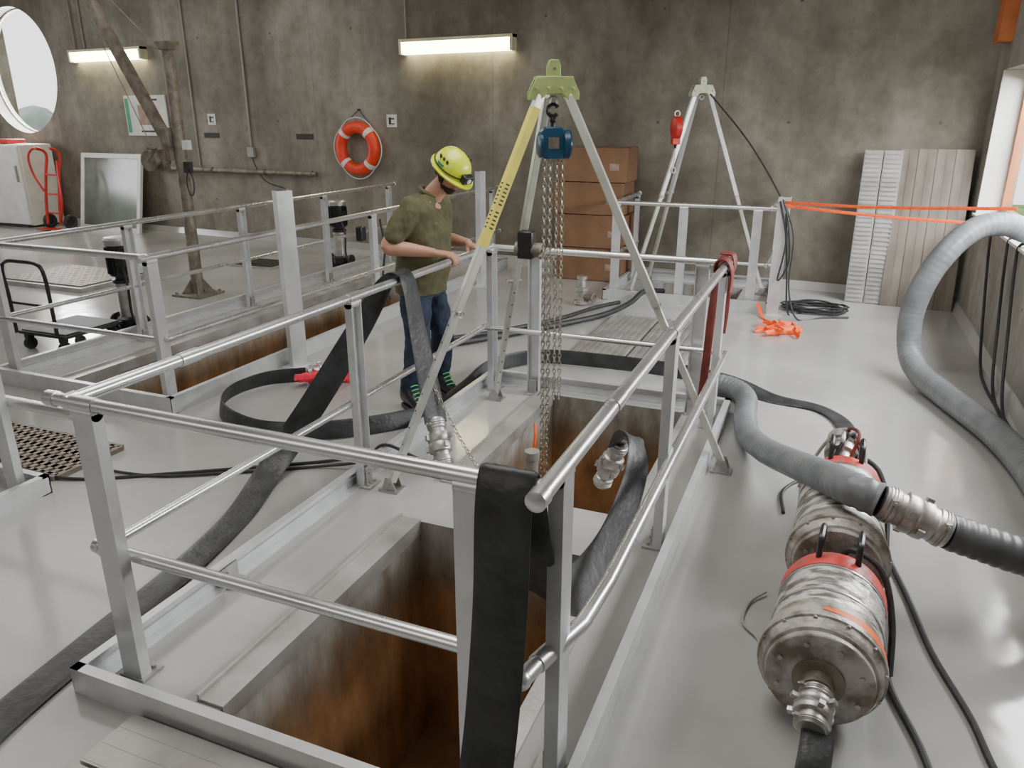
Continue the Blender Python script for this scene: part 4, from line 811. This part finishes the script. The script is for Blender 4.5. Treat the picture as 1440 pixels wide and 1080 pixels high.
b=B(); b.torus(hl(.005,0,.06),HR@V((0,0,1)),1,.005,40,6,sx=.143,sy=.121,ref=HR@V((1,0,0))); part(b,"headlamp_strap",DARKP,MAN)
b=B(); b.box(hl(.155,0,.07),(.045,.08,.055),HR); part(b,"headlamp",BLACKP,MAN,bevel=.006)
b=B(); b.cyl(hl(.176,0,.07),hl(.184,0,.07),.017); part(b,"headlamp_lens",WHITE,MAN)
for s in (-1,1):
    for k in range(3):
        b=B(); b.box(hl(-.035+.035*k,.104*s,.115),(.014,.01,.03),HR@M.Rotation(rad(-25*s),3,'X')); part(b,"helmet_vent",DARKP,MAN)
    b=B(); b.tube(spline([hl(.03,.088*s,.05),hl(.025,.085*s,0),hl(.045,.064*s,-.08),hl(.058,.0,-.128)],5),.005,6); b.tube(spline([hl(-.05,.085*s,.05),hl(-.01,.087*s,-.01),hl(.03,.078*s,-.05)],5),.005,6); part(b,"chin_strap",DARKP,MAN)
b=B(); b.box(hl(.0,-.1175,.08),(.05,.008,.02),HR@M.Rotation(rad(15),3,'X')); part(b,"helmet_badge",GREENP,MAN)

# ---------------------------------------------------------------- lights / world / camera
def area(name,loc,target,sx,sy,e,col=(1,1,1)):
    l=bpy.data.lights.new(name,'AREA'); l.shape='RECTANGLE'; l.size=sx; l.size_y=sy; l.energy=e; l.color=col
    o=bpy.data.objects.new(name,l); COL.objects.link(o); o.location=loc; o.rotation_euler=(V(target)-V(loc)).to_track_quat('-Z','Y').to_euler(); return o
area("ceiling_fill",(-1.9,3.7,5.1),(-1.9,3.7,0),3,3.5,200,(1,.98,.94))  # added soft fill over the pits; the ceiling is closed, no skylight
area("ceiling_fill",(-10.0,6.0,5.1),(-10.0,6.0,0),6,5,210,(1,.97,.93))  # second added fill under the ceiling, brightens the left half of the room
area("window_daylight",(2.3,6.4,2.7),(-2.5,7.0,.2),5.4,1.4,660,(.98,.99,1))
area("back_fill",(-4,-2.6,3.6),(-4,6,.8),6,2.0,80,(1,.98,.95))  # added fill behind the camera; the back wall has no opening
area("round_window_daylight",(-15.2,12.2,3.2),(-11,4,.2),2,2,450,(.97,.98,1))
area("left_window_daylight",(-17.5,6.4,2.5),(-8,6.4,-.6),3.4,1.4,150,(.97,.985,1))
w=bpy.data.worlds.new("w"); SC.world=w; w.use_nodes=True; nt=w.node_tree; bg=nt.nodes["Background"]
sky=nt.nodes.new("ShaderNodeTexSky"); sky.sky_type='HOSEK_WILKIE'; sky.turbidity=9; sky.sun_direction=V((.6,-.3,.7)).normalized()
mxw=nt.nodes.new("ShaderNodeMix"); mxw.data_type='RGBA'; mxw.inputs[0].default_value=.7; mxw.inputs[7].default_value=(1,1,1,1); nt.links.new(sky.outputs[0],mxw.inputs[6]); nt.links.new(mxw.outputs[2],bg.inputs[0]); bg.inputs[1].default_value=3.0
cam=bpy.data.cameras.new("camera"); co=bpy.data.objects.new("camera",cam); COL.objects.link(co); SC.camera=co
cam.sensor_width=36; cam.lens=36*1074/1440; cam.clip_start=.05; cam.clip_end=200
p,yw=rad(19.2),rad(22.36)
fw=V((-math.sin(yw)*math.cos(p),math.cos(yw)*math.cos(p),-math.sin(p))); r=V((math.cos(yw),math.sin(yw),0)); u=r.cross(fw)
Mx=M.Identity(4)
for i in range(3): Mx[i][0]=r[i]; Mx[i][1]=u[i]; Mx[i][2]=-fw[i]
Mx[2][3]=2.0; co.matrix_world=Mx
